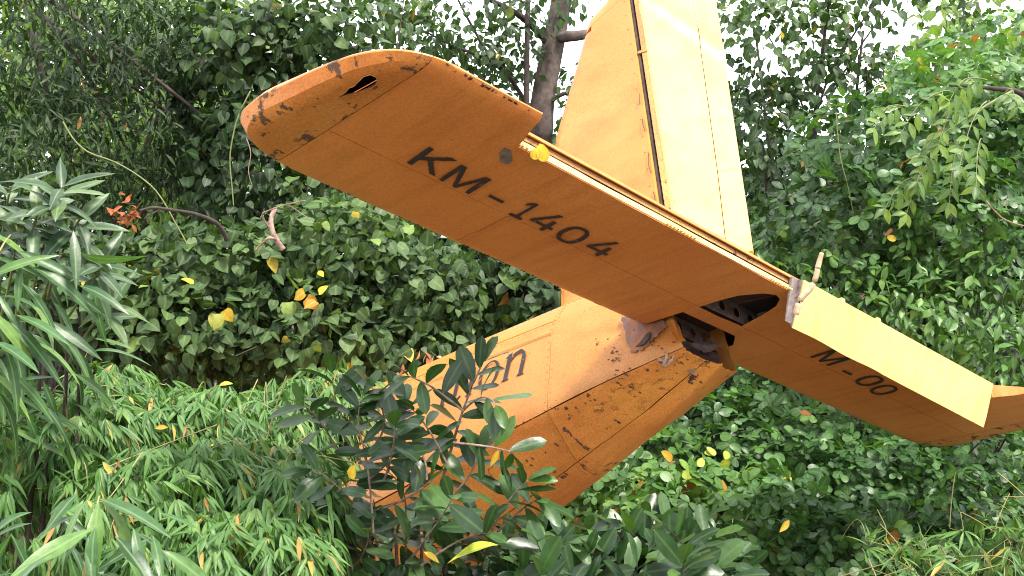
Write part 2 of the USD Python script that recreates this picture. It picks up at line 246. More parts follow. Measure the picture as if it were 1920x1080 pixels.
def edge_dist(x, y):
    from shapely import points, distance
    P = points(np.stack([x, y], 1)); return np.minimum(distance(P, edge[0]), distance(P, edge[1]))
def slab(poly, inset):
    m = m3.Manifold.extrude(cs(poly), 1.0).refine_to_length(0.022)
    def wf(vv):
        vv = np.array(vv); x, y, z = vv.T
        d = np.maximum(edge_dist(x, y) - inset, 0); r = 0.055
        k = np.sqrt(np.clip(1 - (1 - np.minimum(d / r, 1)) ** 2, 0, 1))
        th = np.interp(-x, [0, 0.22, 0.55, 0.70], [0.078, 0.078, 0.050, 0.018])
        lo, hi = 0.0 + inset, th - inset; mid = lo + (hi - lo) * 0.55
        dent = 0.004 * (meshkit.fbm(np.stack([x * 5, y * 5, x * 0], 1), 3, 3) - 0.5)
        zl, zh = mid + (lo - mid) * k - 0.002 * (inset == 0), mid + (hi - mid) * k + 0.002 * (inset == 0)
        return np.stack([x, y, np.where(z < 0.5, zl + dent, zh + dent)], 1)
    return m.warp_batch(wf)
solid = slab(outline, 0.0)
inner = slab(outline.buffer(-0.005).intersection(Polygon([(-0.70, -1.34), (-0.70, 1.34), (0.030, 1.9), (0.030, -1.9)])).buffer(0) , 0.003)
tip_in = [slab(Polygon([(-0.02, s * 1.36), (-0.02, s * 1.66), (-0.10, s * 1.83), (-0.2, s * 1.885), (-0.45, s * 1.87), (-0.60, s * 1.80), (-0.66, s * 1.7), (-0.66, s * 1.42), (-0.50, s * 1.36)]), 0.003) for s in (1, -1)]
shell = solid - inner - tip_in[0] - tip_in[1]
shell = shell - prism(Polygon([(-0.9, -1.345), (-0.9, 1.345), (-0.528, 1.345), (-0.528, -1.345)]), 0.004, 0.043)       # open channel along the hinge line
shell = shell - prism(Polygon([(-0.9, -1.345), (-0.9, 1.345), (-0.536, 1.345), (-0.536, -1.345)]), -0.05, 0.02)
W = lambda pts: Polygon([tuple(wreck(px, py, 2, 0)[:2]) for px, py in pts])
hole_mid = W([(1308, 575), (1345, 563), (1385, 553), (1430, 549), (1455, 552), (1463, 561), (1455, 576), (1430, 592), (1391, 613), (1350, 596)])
hole_root = Polygon([(-0.165, 0.19), (-0.165, -0.115), (-0.10, -0.19), (0.05, -0.19), (0.05, 0.19)])
hole_tip = W([(632, 181), (650, 170), (655, 163), (664, 160), (672, 152), (682, 142), (694, 138), (704, 142), (709, 150), (704, 158), (690, 166), (668, 174)])
for h in (hole_mid, hole_root, hole_tip): shell = shell - prism(h, -0.05, 0.035)
st = group_part('stabilizer', A)
gap = 0.0012
def rect(x0, x1, y0, y1): return Polygon([(x0, y0), (x1, y0), (x1, y1), (x0, y1)])
XM = -0.235
# a crack runs in from the leading edge of the port half; the skins meet along it
crack = [(0.08, 1.105), (-0.02, 1.092), (-0.05, 1.098), (-0.10, 1.09), (XM, 1.096)]
panels = [('tip_cap', rect(-0.9, 0.2, 1.745 + gap, 2.2), P_TIP, 'scuffed tip cap with a torn hole'), ('tip_cap', rect(-0.9, 0.2, -2.2, -1.745 - gap), P_TIP, None),
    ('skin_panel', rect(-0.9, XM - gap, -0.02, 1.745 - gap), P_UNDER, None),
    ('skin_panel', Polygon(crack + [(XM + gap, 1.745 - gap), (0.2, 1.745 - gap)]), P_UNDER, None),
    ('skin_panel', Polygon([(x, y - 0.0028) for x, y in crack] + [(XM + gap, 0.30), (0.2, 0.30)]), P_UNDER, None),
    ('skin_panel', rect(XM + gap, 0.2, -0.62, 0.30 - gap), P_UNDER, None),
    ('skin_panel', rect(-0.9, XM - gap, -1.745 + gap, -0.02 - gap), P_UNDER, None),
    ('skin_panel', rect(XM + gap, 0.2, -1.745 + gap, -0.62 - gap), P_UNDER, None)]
for n, poly, m_, lab in panels:
    pm = shell ^ prism(poly.buffer(0), -0.2, 0.3)
    if pm.is_empty(): continue
    pt = tri(pm); c_ = pt.triangles_center; nz_ = pt.face_normals[:, 2]; th_ = np.interp(-c_[:, 0], [0, 0.22, 0.55, 0.70], [0.078, 0.078, 0.050, 0.018])
    ins = ((nz_ < -0.3) & (c_[:, 2] > th_ * 0.5) | (nz_ > 0.3) & (c_[:, 2] < th_ * 0.5) | (np.abs(nz_) < 0.3) & (c_[:, 2] > 0.003) & (c_[:, 2] < th_ - 0.003)) & (edge_dist(c_[:, 0], c_[:, 1]) > 0.03) & (c_[:, 0] > -0.52)
    part(n, trimesh.Trimesh(pt.vertices, pt.faces[~ins], process=True), m_, st, 28, lab)
    if ins.any(): part('inner_lining', trimesh.Trimesh(pt.vertices, pt.faces[ins], process=True), M_DARK, st, False)  # inner skin faces coloured dark so the openings look unlit
part('torn_edge', tri(prism(hole_tip.buffer(0.0011).difference(hole_tip), -0.0045, -0.0022)), P_EDGE, st, False, 'pale torn rim of the tip hole')
# spars, ribs and the hinge-line facing
box = lambda x0, x1, y0, y1, z0, z1: trimesh.creation.box(bounds=[[x0, y0, z0], [x1, y1, z1]])
def wavy_strip(x, t, z0, z1, y0, y1, amp, seed, holes=0):
    ys = np.linspace(y0, y1, 90); nz = meshkit.fbm(np.stack([ys * 4, ys * 0, ys * 0], 1), 3, seed) - 0.5
    poly = Polygon([(y, z0) for y in ys] + [(y, z1 + amp * a) for y, a in zip(ys[::-1], nz[::-1])])
    if holes:
        poly = poly.difference(unary_union([Point(y, (z0 + z1) / 2).buffer((z1 - z0) * 0.27, 6) for y in np.arange(y0 + 0.06, y1 - 0.03, holes)]))
    return tri(prism(poly, 0, t).transform(np.array([[0, 0, 1, x], [1, 0, 0, 0], [0, 1, 0, 0]], float)))
part('spar_flange', wavy_strip(-0.5385, 0.003, 0.001, 0.0195, -1.34, 1.34, 0.005, 1), P_PALE, st)
part('spar_flange', wavy_strip(-0.5365, 0.003, 0.0265, 0.0425, -1.34, 1.34, 0.0, 2), P_EDGE, st, label='dirty upper flange')
part('spar_web', wavy_strip(-0.515, 0.002, 0.006, 0.044, -1.34, 1.34, 0, 3), M_DARK, st)
part('spar_web', wavy_strip(-0.247, 0.003, 0.004, 0.072, -0.5, 0.5, 0, 4, holes=0.085), M_METAL, st)
part('spar_web', wavy_strip(-0.012, 0.003, 0.004, 0.072, -0.2, 0.2, 0, 4, holes=0.08), M_METAL, st)
for y in (-0.13, 0.21):
    rp = Polygon([(-0.50, 0.006), (-0.255, 0.006), (-0.255, 0.068), (-0.50, 0.046)]).difference(Point(-0.32, 0.036).buffer(0.018)).difference(Point(-0.40, 0.031).buffer(0.013))
    part('rib', tri(prism(rp, 0, 0.002).transform(np.array([[1, 0, 0, 0], [0, 0, 1, y], [0, 1, 0, 0]], float))), M_METAL, st)
# torn rivet edge of the lower skin near the root and near the notch
teeth = [box(-0.5462, -0.5412, y, y + 0.008, 0.0005, 0.006) for y in list(np.arange(0.085, 0.20, 0.014)) + list(np.arange(0.60, 0.74, 0.016)) + list(np.arange(1.25, 1.34, 0.016))]
for t_ in teeth: part('torn_tab', t_, P_PALE, st, False)
part('patch', tri(prism(W([(936, 285), (945, 275), (958, 280), (961, 300), (952, 306), (938, 302)]), -0.0035, -0.001)), M_METAL, st, label='bare grey scrape beside the notch')
for x in (-0.16, -0.30):
    pts = np.vstack([row((x, 0.36, -0.0005), (x, 1.70, -0.0005), 0.05), row((x, -0.6, -0.0005), (x, -1.70, -0.0005), 0.05)])
part('rivet_heads', rivets(np.vstack([row((-0.235 + 0.012, 0.36, -0.0012), (-0.235 + 0.012, 1.70, -0.0012), 0.06), row((-0.05, 1.757, 0.0), (-0.62, 1.757, 0.0), 0.05), row((-0.03, 0.36, -0.0005), (-0.03, 1.70, -0.0005), 0.07)]), (0, 0, -1), 0.0022), P_EDGE, st, True, kind='stuff')
er_ = np.random.default_rng(5); bits = []
for y in er_.uniform(0.35, 1.70, 46):
    a, d_, h_ = er_.uniform(0.002, 0.010), er_.uniform(0.012, 0.028), er_.uniform(0.001, 0.004)
    zs_ = [0.043 * (1 - math.sqrt(1 - (1 - e / 0.055) ** 2)) for e in (d_ - h_, d_ + h_)]
    b_ = box(-1, 1, y, y + a, -1, 1); q_ = b_.vertices; hi_ = q_[:, 0] > 0; q_[:, 2] = np.where(hi_, zs_[0], zs_[1]) + np.where(q_[:, 2] > 0, 0.0015, -0.0035); q_[:, 0] = 0.045 - d_ + np.where(hi_, h_, -h_); b_.vertices = q_; bits.append(b_)
for y in er_.uniform(1.42, 1.73, 16):
    a = er_.uniform(0.002, 0.012); bits.append(box(-0.676, -0.676 + er_.uniform(0.004, 0.012), y, y + a, 0.0035, 0.008))
part('edge_rust', trimesh.util.concatenate(bits), M_RUSTD, st, False, kind='stuff')
def glyph(ch, h, width, lab_depth=0.001):
    m = meshkit.text_mesh(ch, h, lab_depth); m.apply_translation([-m.bounds[0][0], 0, 0])
    m.apply_scale([width / m.bounds[1][0], 1, 1]); return m
def under_text(items, name):
    ms = []
    for ch, px, py, wd in items:
        b = wreck(px, py, 2, 0); m = glyph(ch, 0.108, wd); q = m.vertices
        # reads towards starboard (-y), tops towards the trailing edge (-x), faces down
        xx = b[0] - q[:, 1] if ch != '-' else b[0] - (q[:, 1] - 0.041)
        m.vertices = np.stack([xx, b[1] - q[:, 0] + 0.10 * q[:, 1], -0.0058 + q[:, 2]], 1); ms.append(m)
    mm = trimesh.util.concatenate(ms); mm.invert(); mm.fix_normals(); part(name, mm, M_INK, st, False)
under_text([('K', 763, 302, 0.100), ('M', 823, 334, 0.112), ('-', 917, 366, 0.056), ('1', 953, 399, 0.05), ('4', 984, 414, 0.092), ('0', 1033, 440, 0.092), ('4', 1090, 463, 0.092)], 'lettering')
under_text([('M', 1518, 667, 0.13), ('-', 1579, 694, 0.06), ('0', 1596, 712, 0.105), ('0', 1623, 729, 0.105)], 'lettering')

# ---- elevator: hangs straight down from the starboard hinge line
EA = math.radians(105)
cd = np.array([-math.cos(EA), 0, -math.sin(EA)]); nd = np.array([-math.sin(EA), 0, math.cos(EA)])      # chord, outer (upper) face
ys = np.linspace(0.055, -1.308, 70); us = np.linspace(0, 1, 9)
def elev(y, u, side):
    c = np.interp(-y, [-0.035, 1.315], [0.165, 0.183]); dent = 0.002 * (meshkit.fbm(np.array([[y * 6, u * 2, 3.0]]), 2, 9)[0] - 0.5) * (1 if 0.05 < u else 0)
    wob = 0.002 * math.sin(y * 17) * u * (y > -0.5)
    return np.array([-0.556, y, 0.044]) + cd * (c * u + wob) + nd * (side * 0.019 * (1 - u) ** 0.8 + 0.0012 * side + dent)
ev = np.array([[elev(y, u, s) for u in us] for s in (1, -1) for y in ys]).reshape(2, len(ys), len(us), 3)
def closed_sheet(top, bot):
    """A closed solid between two grids of points."""
    n, k = top.shape[:2]; v = np.vstack([top.reshape(-1, 3), bot.reshape(-1, 3)]); i, j = np.meshgrid(np.arange(n - 1), np.arange(k - 1), indexing='ij'); a = (i * k + j).ravel()
    q1 = np.stack([a, a + 1, a + k + 1, a + k], 1); q2 = q1[:, ::-1] + n * k
    rim = np.r_[np.arange(k), np.arange(1, n) * k + k - 1, (n - 1) * k + np.arange(k - 2, -1, -1), np.arange(n - 2, 0, -1) * k]; r2 = np.roll(rim, -1)
    q3 = np.stack([rim, rim + n * k, r2 + n * k, r2], 1)
    m = trimesh.Trimesh(v, np.vstack([np.vstack([q[:, [0, 1, 2]], q[:, [0, 2, 3]]]) for q in (q1, q2, q3)]), process=False)
    m.fix_normals(); return m
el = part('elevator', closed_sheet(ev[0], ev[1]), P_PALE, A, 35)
a_, b_ = elev(0.035, 0, 0), elev(0.035, 1, 0)
endrib = Polygon([(0.0, 0.016), (0.05, 0.012), (0.162, 0.002), (0.162, -0.002), (0.05, -0.012), (0.0, -0.016)]).difference(Point(0.03, 0).buffer(0.006)).difference(Point(0.065, 0).buffer(0.004))
er = prism(endrib, 0, 0.004).transform(np.array([[cd[0], nd[0], 0, -0.556], [0, 0, 1, 0.058], [cd[2], nd[2], 0, 0.044]], float))
part('end_rib', tri(er), M_METAL, el, False)
fl = prism(Polygon([(0, -0.012), (0.155, -0.002), (0.155, 0.0), (0, 0.0)]), 0, 0.035).transform(np.array([[cd[0], nd[0], 0, -0.556], [0, 0, 1, 0.062], [cd[2], nd[2], 0, 0.044]], float))
part('bent_flange', tri(fl), M_METAL, el, False)
for u in (0.12,):
    part('rivet_heads', rivets([elev(y, u, 1) for y in np.arange(0.0, -1.3, -0.045)], nd, 0.0018), P_FIN, el, True, kind='stuff')
for py_, pyy in ((1583, 588), (1650, 622)):
    q = wreck(py_, pyy, 0, -0.57); part('hinge', box(-0.572, -0.548, q[1] - 0.010, q[1] + 0.010, 0.040, 0.054), P_PALE, el, False)

# ---- fin and rudder
def fin_slab(poly, thick, axis_le=None, dents=None, r=0.05, res=0.02, round_pts=None):
    """Solid of (x, z) outline; its thickness (along y) is rounded off along round_pts."""
    m = m3.Manifold.extrude(cs(poly), 1.0).refine_to_length(res); ls = LineString(round_pts)
    from shapely import points, distance
    def wf(vv):
        vv = np.array(vv); x, z, d = vv.T
        k = np.sqrt(np.clip(1 - (1 - np.minimum(distance(points(np.stack([x, z], 1)), ls) / r, 1)) ** 2, 0, 1)) * 0.94 + 0.06
        t = thick(x, z) / 2 * k; sgn = np.where(d < 0.5, 1.0, -1.0)                # d=0 is the port face
        y = sgn * t + (dents(x, z) if dents else 0)
        return np.stack([x, y, z], 1)
    return m.warp_batch(wf)
HX = lambda z: 0.046 + (z - 0.54) * 0.1337
ztop = 1.93
finpoly = Polygon([(0.60, 0.10), (0.612, 0.353), (0.668, 1.10), (0.662, 1.13), (0.47, 1.655), (0.452, 1.69), (0.41, 1.705), (0.262, 1.80), (HX(ztop) + 0.06, ztop), (HX(ztop) + 0.012, ztop), (HX(0.10) + 0.012, 0.10)])
dn = lambda x, z: 0.006 * (meshkit.fbm(np.stack([x * 4, z * 4, x * 0], 1), 3, 11) - 0.5)
fin = fin_slab(finpoly, lambda x, z: np.interp(z, [0.1, 1.9], [0.085, 0.06]), dents=dn, r=0.07, round_pts=[(0.60, 0.0), (0.612, 0.353), (0.668, 1.10), (0.662, 1.13), (0.47, 1.655), (0.452, 1.69), (0.41, 1.705), (0.262, 1.80), (0.2, 1.95)])
fp = group_part('fin', A)
fprism = lambda pts: m3.Manifold.extrude(cs(Polygon(pts)), 1.0).transform(np.array([[1, 0, 0, 0], [0, 0, -1, 0.5], [0, 1, 0, 0]], float))
LEs = [(0.555, 0.0), (0.572, 0.353), (0.622, 1.10), (0.44, 1.60)]
def asym(px, py): q = wreck(px, py, 1, 0.035); return (q[0], q[2])
cap0, cap1 = asym(1103, 52), asym(1160, 0)
capline = [(cap0[0] + 0.2, cap0[1] - 0.09), cap0, cap1, (cap1[0] - 0.25, cap1[1] + 0.16)]
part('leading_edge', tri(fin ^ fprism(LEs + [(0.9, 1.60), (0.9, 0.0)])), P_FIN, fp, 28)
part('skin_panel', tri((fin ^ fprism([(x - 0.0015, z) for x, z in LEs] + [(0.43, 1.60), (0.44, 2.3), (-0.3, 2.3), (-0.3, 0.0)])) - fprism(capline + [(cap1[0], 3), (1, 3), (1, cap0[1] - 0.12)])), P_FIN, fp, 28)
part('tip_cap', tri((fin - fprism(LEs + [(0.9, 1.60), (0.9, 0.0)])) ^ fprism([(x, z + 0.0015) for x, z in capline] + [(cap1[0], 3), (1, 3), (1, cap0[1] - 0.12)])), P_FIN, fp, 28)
part('hinge_spar', tri(fin_slab(Polygon([(HX(0.1) + 0.010, 0.1), (HX(ztop) + 0.010, ztop), (HX(ztop) + 0.002, ztop), (HX(0.1) + 0.002, 0.1)]), lambda x, z: 0.05 + 0 * x, r=0.001, res=0.1, round_pts=[(5, 0), (5, 1)])), M_DARK, fp)
rp = np.vstack([row((HX(0.5) + 0.035, 0.043, 0.5), (HX(1.9) + 0.035, 0.034, 1.9), 0.075), row((0.60, 0.033, 0.4), (0.648, 0.032, 1.05), 0.05), row((0.64, 0.032, 1.10), (0.455, 0.030, 1.64), 0.05)])
part('rivet_heads', rivets(rp, (0, 1, 0), 0.0030), M_RUST, fp, True, kind='stuff')
lab = [LineString([(HX(z) + 0.02 + 0.003 * math.sin(z * 60), z) for z in np.linspace(a, a + l, 12)]).buffer(0.0016) for a, l in ((0.56, 0.07), (0.72, 0.1), (0.93, 0.06), (1.07, 0.05))]
for l_ in lab: part('rust_crack', tri(prism(l_, 0, 0.002).transform(np.array([[1, 0, 0, 0], [0, 0, 1, 0.0425], [0, 1, 0, 0]], float))), M_RUST, fp, False)

DEL = math.radians(27)                                                      # rudder turned to starboard
hd = np.array([0.1337, 0, 1.0]); hd /= np.linalg.norm(hd)
aft = np.array([-1.0, 0, 0.1337]); aft /= np.linalg.norm(aft)
ra = aft * math.cos(DEL) + np.array([0, -1, 0]) * math.sin(DEL); rn = np.cross(ra, hd); rn = rn if rn[1] > 0 else -rn      # chord, port normal
H0 = np.array([HX(0.24) - 0.012, 0.0, 0.24])
def rud(px, py):                                                            # (chord, height) of a point of the port face
    r = RP.T @ np.array([(px - 960) / FPX, (py - 540) / FPX, 1.0]); o = RP.T @ (-OP); q = o + r * (rn @ (H0 + rn * 0.02 - o)) / (rn @ r) - H0
    return q @ ra, q @ hd
te0, te1, seam0, seam1, seam2, cutx = rud(1411, 468), rud(1341, 0), rud(1362, 467), rud(1345, 322), rud(1311, 75), rud(1355, 85)
bl = rud(1380, 470)
top = lambda p0, p1, h: (p0[0] + (p1[0] - p0[0]) * (h - p0[1]) / (p1[1] - p0[1]), h)
RH = te1[1] + 0.30
bot = min(te0[1], bl[1])
rpoly = Polygon([(0.004, bot), (te0[0], te0[1]), top(te0, te1, RH), (0.004, RH)])
def rdent(c, h):
    c0, h0 = rud(1215, 5); c1, h1 = rud(1318, 78)                           # a fold runs down from the hinge to the trailing strip
    t = np.array([c1 - c0, h1 - h0]); t /= np.linalg.norm(t); s = (c - c0) * t[0] + (h - h0) * t[1]; dd = (c - c0) * -t[1] + (h - h0) * t[0]
    k = np.exp(-(dd / 0.05) ** 2) * np.clip(s / 0.05 + 1, 0, 1) * np.clip((0.55 - s) / 0.1, 0, 1)
    up = 1 / (1 + np.exp(-dd / 0.012))
    return -0.020 * k * up + 0.010 * k * (1 - up) + 0.005 * (meshkit.fbm(np.stack([c * 5, h * 4, c * 0], 1), 3, 21) - 0.5)
rs = fin_slab(rpoly, lambda c, h: np.interp(c, [0, 0.08, 0.42], [0.052, 0.05, 0.008]), dents=rdent, r=0.03, res=0.018, round_pts=[(0.0, 0.0), (0.0, 3.0)])
TO_R = np.stack([ra, rn, hd, H0], 1)                                        # slab (x=chord, y=thickness towards port, z=height)
gp = group_part('rudder', A)
strip = lambda dx: [(seam0[0] + dx, bot - 0.1), (seam0[0] + dx, seam0[1]), (seam1[0] + dx, seam1[1]), (seam2[0] + dx, seam2[1]), top((seam1[0] + dx, seam1[1]), (seam2[0] + dx, seam2[1]), RH + 0.1)]
sq = lambda c0, c1, h0, h1: fprism([(c0, h0), (c1, h0), (c1, h1), (c0, h1)])
stripm = rs ^ fprism(strip(0.0022) + [(1, RH + 0.1), (1, bot - 0.1)])
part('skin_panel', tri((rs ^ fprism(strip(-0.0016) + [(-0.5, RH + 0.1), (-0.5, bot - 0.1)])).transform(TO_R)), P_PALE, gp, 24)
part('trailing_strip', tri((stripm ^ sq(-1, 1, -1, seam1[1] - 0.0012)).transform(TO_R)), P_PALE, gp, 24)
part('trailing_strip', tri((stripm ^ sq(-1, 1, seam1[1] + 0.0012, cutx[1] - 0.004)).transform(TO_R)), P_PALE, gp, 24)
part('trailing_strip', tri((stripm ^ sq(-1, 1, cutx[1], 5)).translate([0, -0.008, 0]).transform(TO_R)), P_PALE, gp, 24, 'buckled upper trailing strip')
part('leading_spar', tri((m3.Manifold.cube([0.03, 0.036, RH - bot]).translate([-0.012, -0.018, bot])).transform(TO_R)), P_EDGE, gp, False)
def rline(p0, p1, step, y): return [H0 + ra * c + hd * h + rn * y for c, h in np.linspace(p0, p1, max(2, int(np.hypot(p1[0] - p0[0], p1[1] - p0[1]) / step)))]
part('rivet_heads', rivets(rline((0.03, bot + 0.05), (0.03, RH - 0.05), 0.075, 0.0265) + rline((seam0[0] + 0.02, seam0[1] + 0.03), (seam2[0] + 0.02, seam2[1]), 0.06, 0.0125) + rline((0.17, bot + 0.3), (0.17, RH - 0.3), 0.28, 0.021), rn, 0.0026), P_EDGE, gp, True, kind='stuff')
part('hinge_bracket', tri(m3.Manifold.cube([0.04, 0.012, 0.012]).translate([-0.028, 0.01, 0]).translate([0, 0, rud(1206, 98)[1]]).transform(TO_R)), P_EDGE, gp, False)

# ---- fuselage: sections along x, skin plates of sheet metal with laps
wf_ = lambda x: np.interp(x, [-0.4, -0.25, -0.1, 0, 0.15, 0.3, 0.7, 2, 3.7], [0.11, 0.13, 0.165, 0.19, 0.222, 0.245, 0.285, 0.375, 0.44])
zk_ = lambda x: np.interp(x, [-0.4, -0.25, -0.198, -0.053, 0.097, 0.467, 0.811, 1.186, 2.0, 3.7], [-0.06, -0.125, -0.146, -0.222, -0.301, -0.457, -0.594, -0.731, -0.95, -1.2])
def profile(x):
    w = wf_(x); zt = 0.272 - 0.074 * x - 0.001 * x * x
    return np.array([(0.0, zt + 0.03), (0.38 * w, zt + 0.008), (0.66 * w, zt - 0.035), (0.84 * w, (0.062 - 0.085 * x) * 0.45 + (zt - 0.03) * 0.55), (0.93 * w, 0.062 - 0.085 * x), (w, max(-0.155 - 0.235 * x, zk_(x) + 0.04)), (0.33 * w, zk_(x) + 0.024), (0.12 * w, zk_(x) + 0.005), (0.0, zk_(x))])
PT = np.array([0, 0.12, 0.22, 0.34, 0.42, 0.62, 0.82, 0.93, 1.0])          # profile parameter of each corner
from scipy.ndimage import gaussian_filter1d, map_coordinates
_tt = np.linspace(0, 1, 241); _tab = []
for _x in np.arange(-0.4, 3.72, 0.02):
    _p = profile(_x); _c = np.stack([np.interp(_tt, PT, _p[:, 0]), np.interp(_tt, PT, _p[:, 1])], 1)
    _cm = gaussian_filter1d(np.vstack([_c[::-1][:-1] * [-1, 1], _c, _c[::-1][1:] * [-1, 1]]), 5, axis=0)[240:481]
    _d = np.gradient(_cm, axis=0); _n = np.stack([-_d[:, 1], _d[:, 0]], 1); _n /= np.linalg.norm(_n, axis=1, keepdims=True) + 1e-12
    _tab.append(np.hstack([_cm, _n]))
_tab = np.array(_tab)
def skin(x, t, off=0.0, port=1):
    x = np.asarray(x, float); t = np.asarray(t, float); c = [(x + 0.4) / 0.02, t * 240]
    y, z, ny, nz = (map_coordinates(_tab[..., k], c, order=1, mode='nearest') for k in range(4))
    return np.stack([x, port * (y + off * ny), z + off * nz], -1)
# the outward normal of the profile (y grows, z falls): check its sign once
_s = skin(np.array([1.0, 1.0]), np.array([0.5, 0.5]), np.array([0.0, 0.02])); SG = 1.0 if _s[1, 1] > _s[0, 1] else -1.0
def plate(x0, x1, t0, t1, port, proud, dent, seed, nx=None):
    X, Tt = np.meshgrid(np.linspace(x0, x1, max(6, int((x1 - x0) / 0.02))), np.linspace(t0, t1, max(8, int((t1 - t0) * 75))), indexing='ij')
    P0 = skin(X, Tt, 0, port); off = dent * (meshkit.fbm(P0 * 5.5 + seed, 4, seed) - 0.5) * 2
    # the plate by the stabilizer root is crumpled
    cr = np.exp(-(((X - 0.02) / 0.16) ** 2 + ((Tt - 0.50) / 0.14) ** 2)) * (port > 0)
    off = off - 0.045 * cr * meshkit.fbm(P0 * 11 + 3, 3, 4) ** 1.5
    return closed_sheet(skin(X, Tt, SG * (proud + off), port), skin(X, Tt, SG * (proud - 0.004 + off), port))
fu = group_part('fuselage', A)
S1, S2, XE = 0.43, 1.62, 3.6
XA = {0.0: 0.10, 0.42: -0.075, 0.62: -0.135, 0.82: -0.155, 1.0: -0.185}
def aft_plate(t0, t1, port, proud, dent, seed):
    """Its aft edge follows the slanting break."""
    te = np.array(sorted(XA)); xe = np.array([XA[k] for k in te])
    Tt0 = np.linspace(t0, t1, max(10, int((t1 - t0) * 90))); rows = []
    jag = 0.012 * (meshkit.fbm(np.stack([Tt0 * 40, Tt0 * 0, Tt0 * 0], 1), 3, seed) - 0.5)
    U = np.linspace(0, 1, 42); a = np.interp(Tt0, te, xe) + jag
    X = np.round(a[None] + (S1 - 0.0015 - a[None]) * U[:, None], 4); Tt = np.broadcast_to(Tt0, X.shape)
    P0 = skin(X, Tt, 0, port); off = dent * (meshkit.fbm(P0 * 5.5 + seed, 4, seed) - 0.5) * 2
    cr = np.exp(-(((X - 0.02) / 0.15) ** 2 + ((Tt - 0.47) / 0.10) ** 2)) * (port > 0)
    off = off - 0.05 * cr * meshkit.fbm(P0 * 12 + 3, 3, 4) ** 1.3
    return closed_sheet(skin(X, Tt, SG * (proud + off), port), skin(X, Tt, SG * (proud - 0.004 + off), port))
for port in (1, -1):
    for k, (t0, t1, nm, m_, de) in enumerate([(0.0, 0.335, 'deck_panel', P_BODY, 0.003), (0.337, 0.618, 'skin_panel', P_BODY, 0.006), (0.622, 0.818, 'lower_panel', P_LOWER, 0.017), (0.822, 1.0, 'belly_panel', P_LOWER, 0.006)]):
        part(nm, aft_plate(t0, t1, port, 0.0015 * (k % 2), de, 31 + k), m_, fu, 30)
        for x0, x1 in ((S1 + 0.0015, S2), (S2 + 0.003, XE)):
            part(nm, plate(x0, x1, t0, t1, port, 0.0015 * ((k + 1) % 2), de * (0.4 if k < 2 else 0.8), 41 + k), m_, fu, 30)
bm = m3.Manifold.extrude(cs(Polygon([(y, z) for y, z in profile(0.0)[:] * [0.90, 0.93]] + [(-y, z) for y, z in (profile(0.0) * [0.90, 0.93])[::-1]]).buffer(0).difference(unary_union([Point(wreck(px, py, 0, 0.01)[1], wreck(px, py, 0, 0.01)[2]).buffer(r) for px, py, r in ((1291, 607, 0.017), (1304, 632, 0.020), (1336, 645, 0.012))]))), 0.003)
part('bulkhead', tri(bm.transform(np.array([[0, 0, 1, 0.01], [1, 0, 0, 0], [0, 1, 0, 0]], float))), M_METAL, fu, False)
part('bulkhead', tri(bm.transform(np.array([[0, 0, 1, 0.20], [1, 0, 0, 0], [0, 1, 0, 0]], float))), M_DARK, fu, False)
def crumple(corners, amp, seed, t=0.002):
    c = np.array(corners, float); u, v_ = np.meshgrid(np.linspace(0, 1, 14), np.linspace(0, 1, 14), indexing='ij')
    P = (1 - u)[..., None] * ((1 - v_)[..., None] * c[0] + v_[..., None] * c[1]) + u[..., None] * ((1 - v_)[..., None] * c[3] + v_[..., None] * c[2])
    n = np.cross(c[1] - c[0], c[3] - c[0]); n /= np.linalg.norm(n); P = P + n * (amp * (meshkit.fbm(P.reshape(-1, 3) * 18, 3, seed).reshape(14, 14) - 0.5))[..., None]
    return closed_sheet(P, P - n * t)
def WX(px, py, x): return wreck(px, py, 0, x)
part('torn_plate', crumple([WX(1297, 645, -0.08), WX(1330, 635, -0.07), WX(1350, 655, -0.12), WX(1318, 662, -0.14)], 0.05, 3), M_METAL, fu, 40)
part('torn_plate', crumple([WX(1250, 590, -0.06), WX(1262, 590, -0.06), WX(1285, 640, -0.13), WX(1266, 640, -0.13)], 0.02, 5), P_LOWER, fu, 40)
part('torn_plate', crumple([WX(1312, 660, -0.10), WX(1345, 655, -0.10), WX(1350, 682, -0.16), WX(1322, 680, -0.16)], 0.05, 8), M_DARK, fu, 40)
def t_of(x, z):
    """Profile parameter of the port side at a height."""
    g_ = np.clip((np.atleast_1d(x) + 0.4) / 0.02, 0, len(_tab) - 1.001); i_ = g_.astype(int); w_ = (g_ - i_)[:, None]
    tz = _tab[i_, :, 1] * (1 - w_) + _tab[i_ + 1, :, 1] * w_
    return np.array([np.interp(-zi, -row_, _tt) for zi, row_ in zip(np.atleast_1d(z), tz)])
def hit(px, py):
    """Where the sight line meets the port side: profile station and height."""
    Y = 0.21
    for _ in range(12):
        q = wreck(px, py, 1, Y); Y = 0.5 * Y + 0.5 * skin(q[:1], t_of(q[:1], q[2:]), 0, 1)[0, 1]
    return q[0], q[2]
def skin_patch(pts, off, mat_, name, crump=0.0, seed=1, thick=0.001, label=None, res=0.012, build=True):
    """A thin patch lying on the port side; pts are photo points."""
    m = m3.Manifold.extrude(cs(Polygon([hit(*q) for q in pts]).buffer(0)), 1.0).refine_to_length(res)
    def wf(vv):
        vv = np.array(vv); x, z, d = vv.T; o = off - thick * (d < 0.5) + crump * (meshkit.fbm(np.stack([x * 22, z * 22, x * 0], 1), 3, seed) - 0.5)
        return skin(x, t_of(x, z), SG * o, 1)
    mm = tri(m.warp_batch(wf)); mm.fix_normals()
    return part(name, mm, mat_, fu, 35, label) if build else mm
SCR = plain('scraped_paint', (0.36, 0.115, 0.028), (0.10, 0.07, 0.075), 0.5, 0.1, 14)
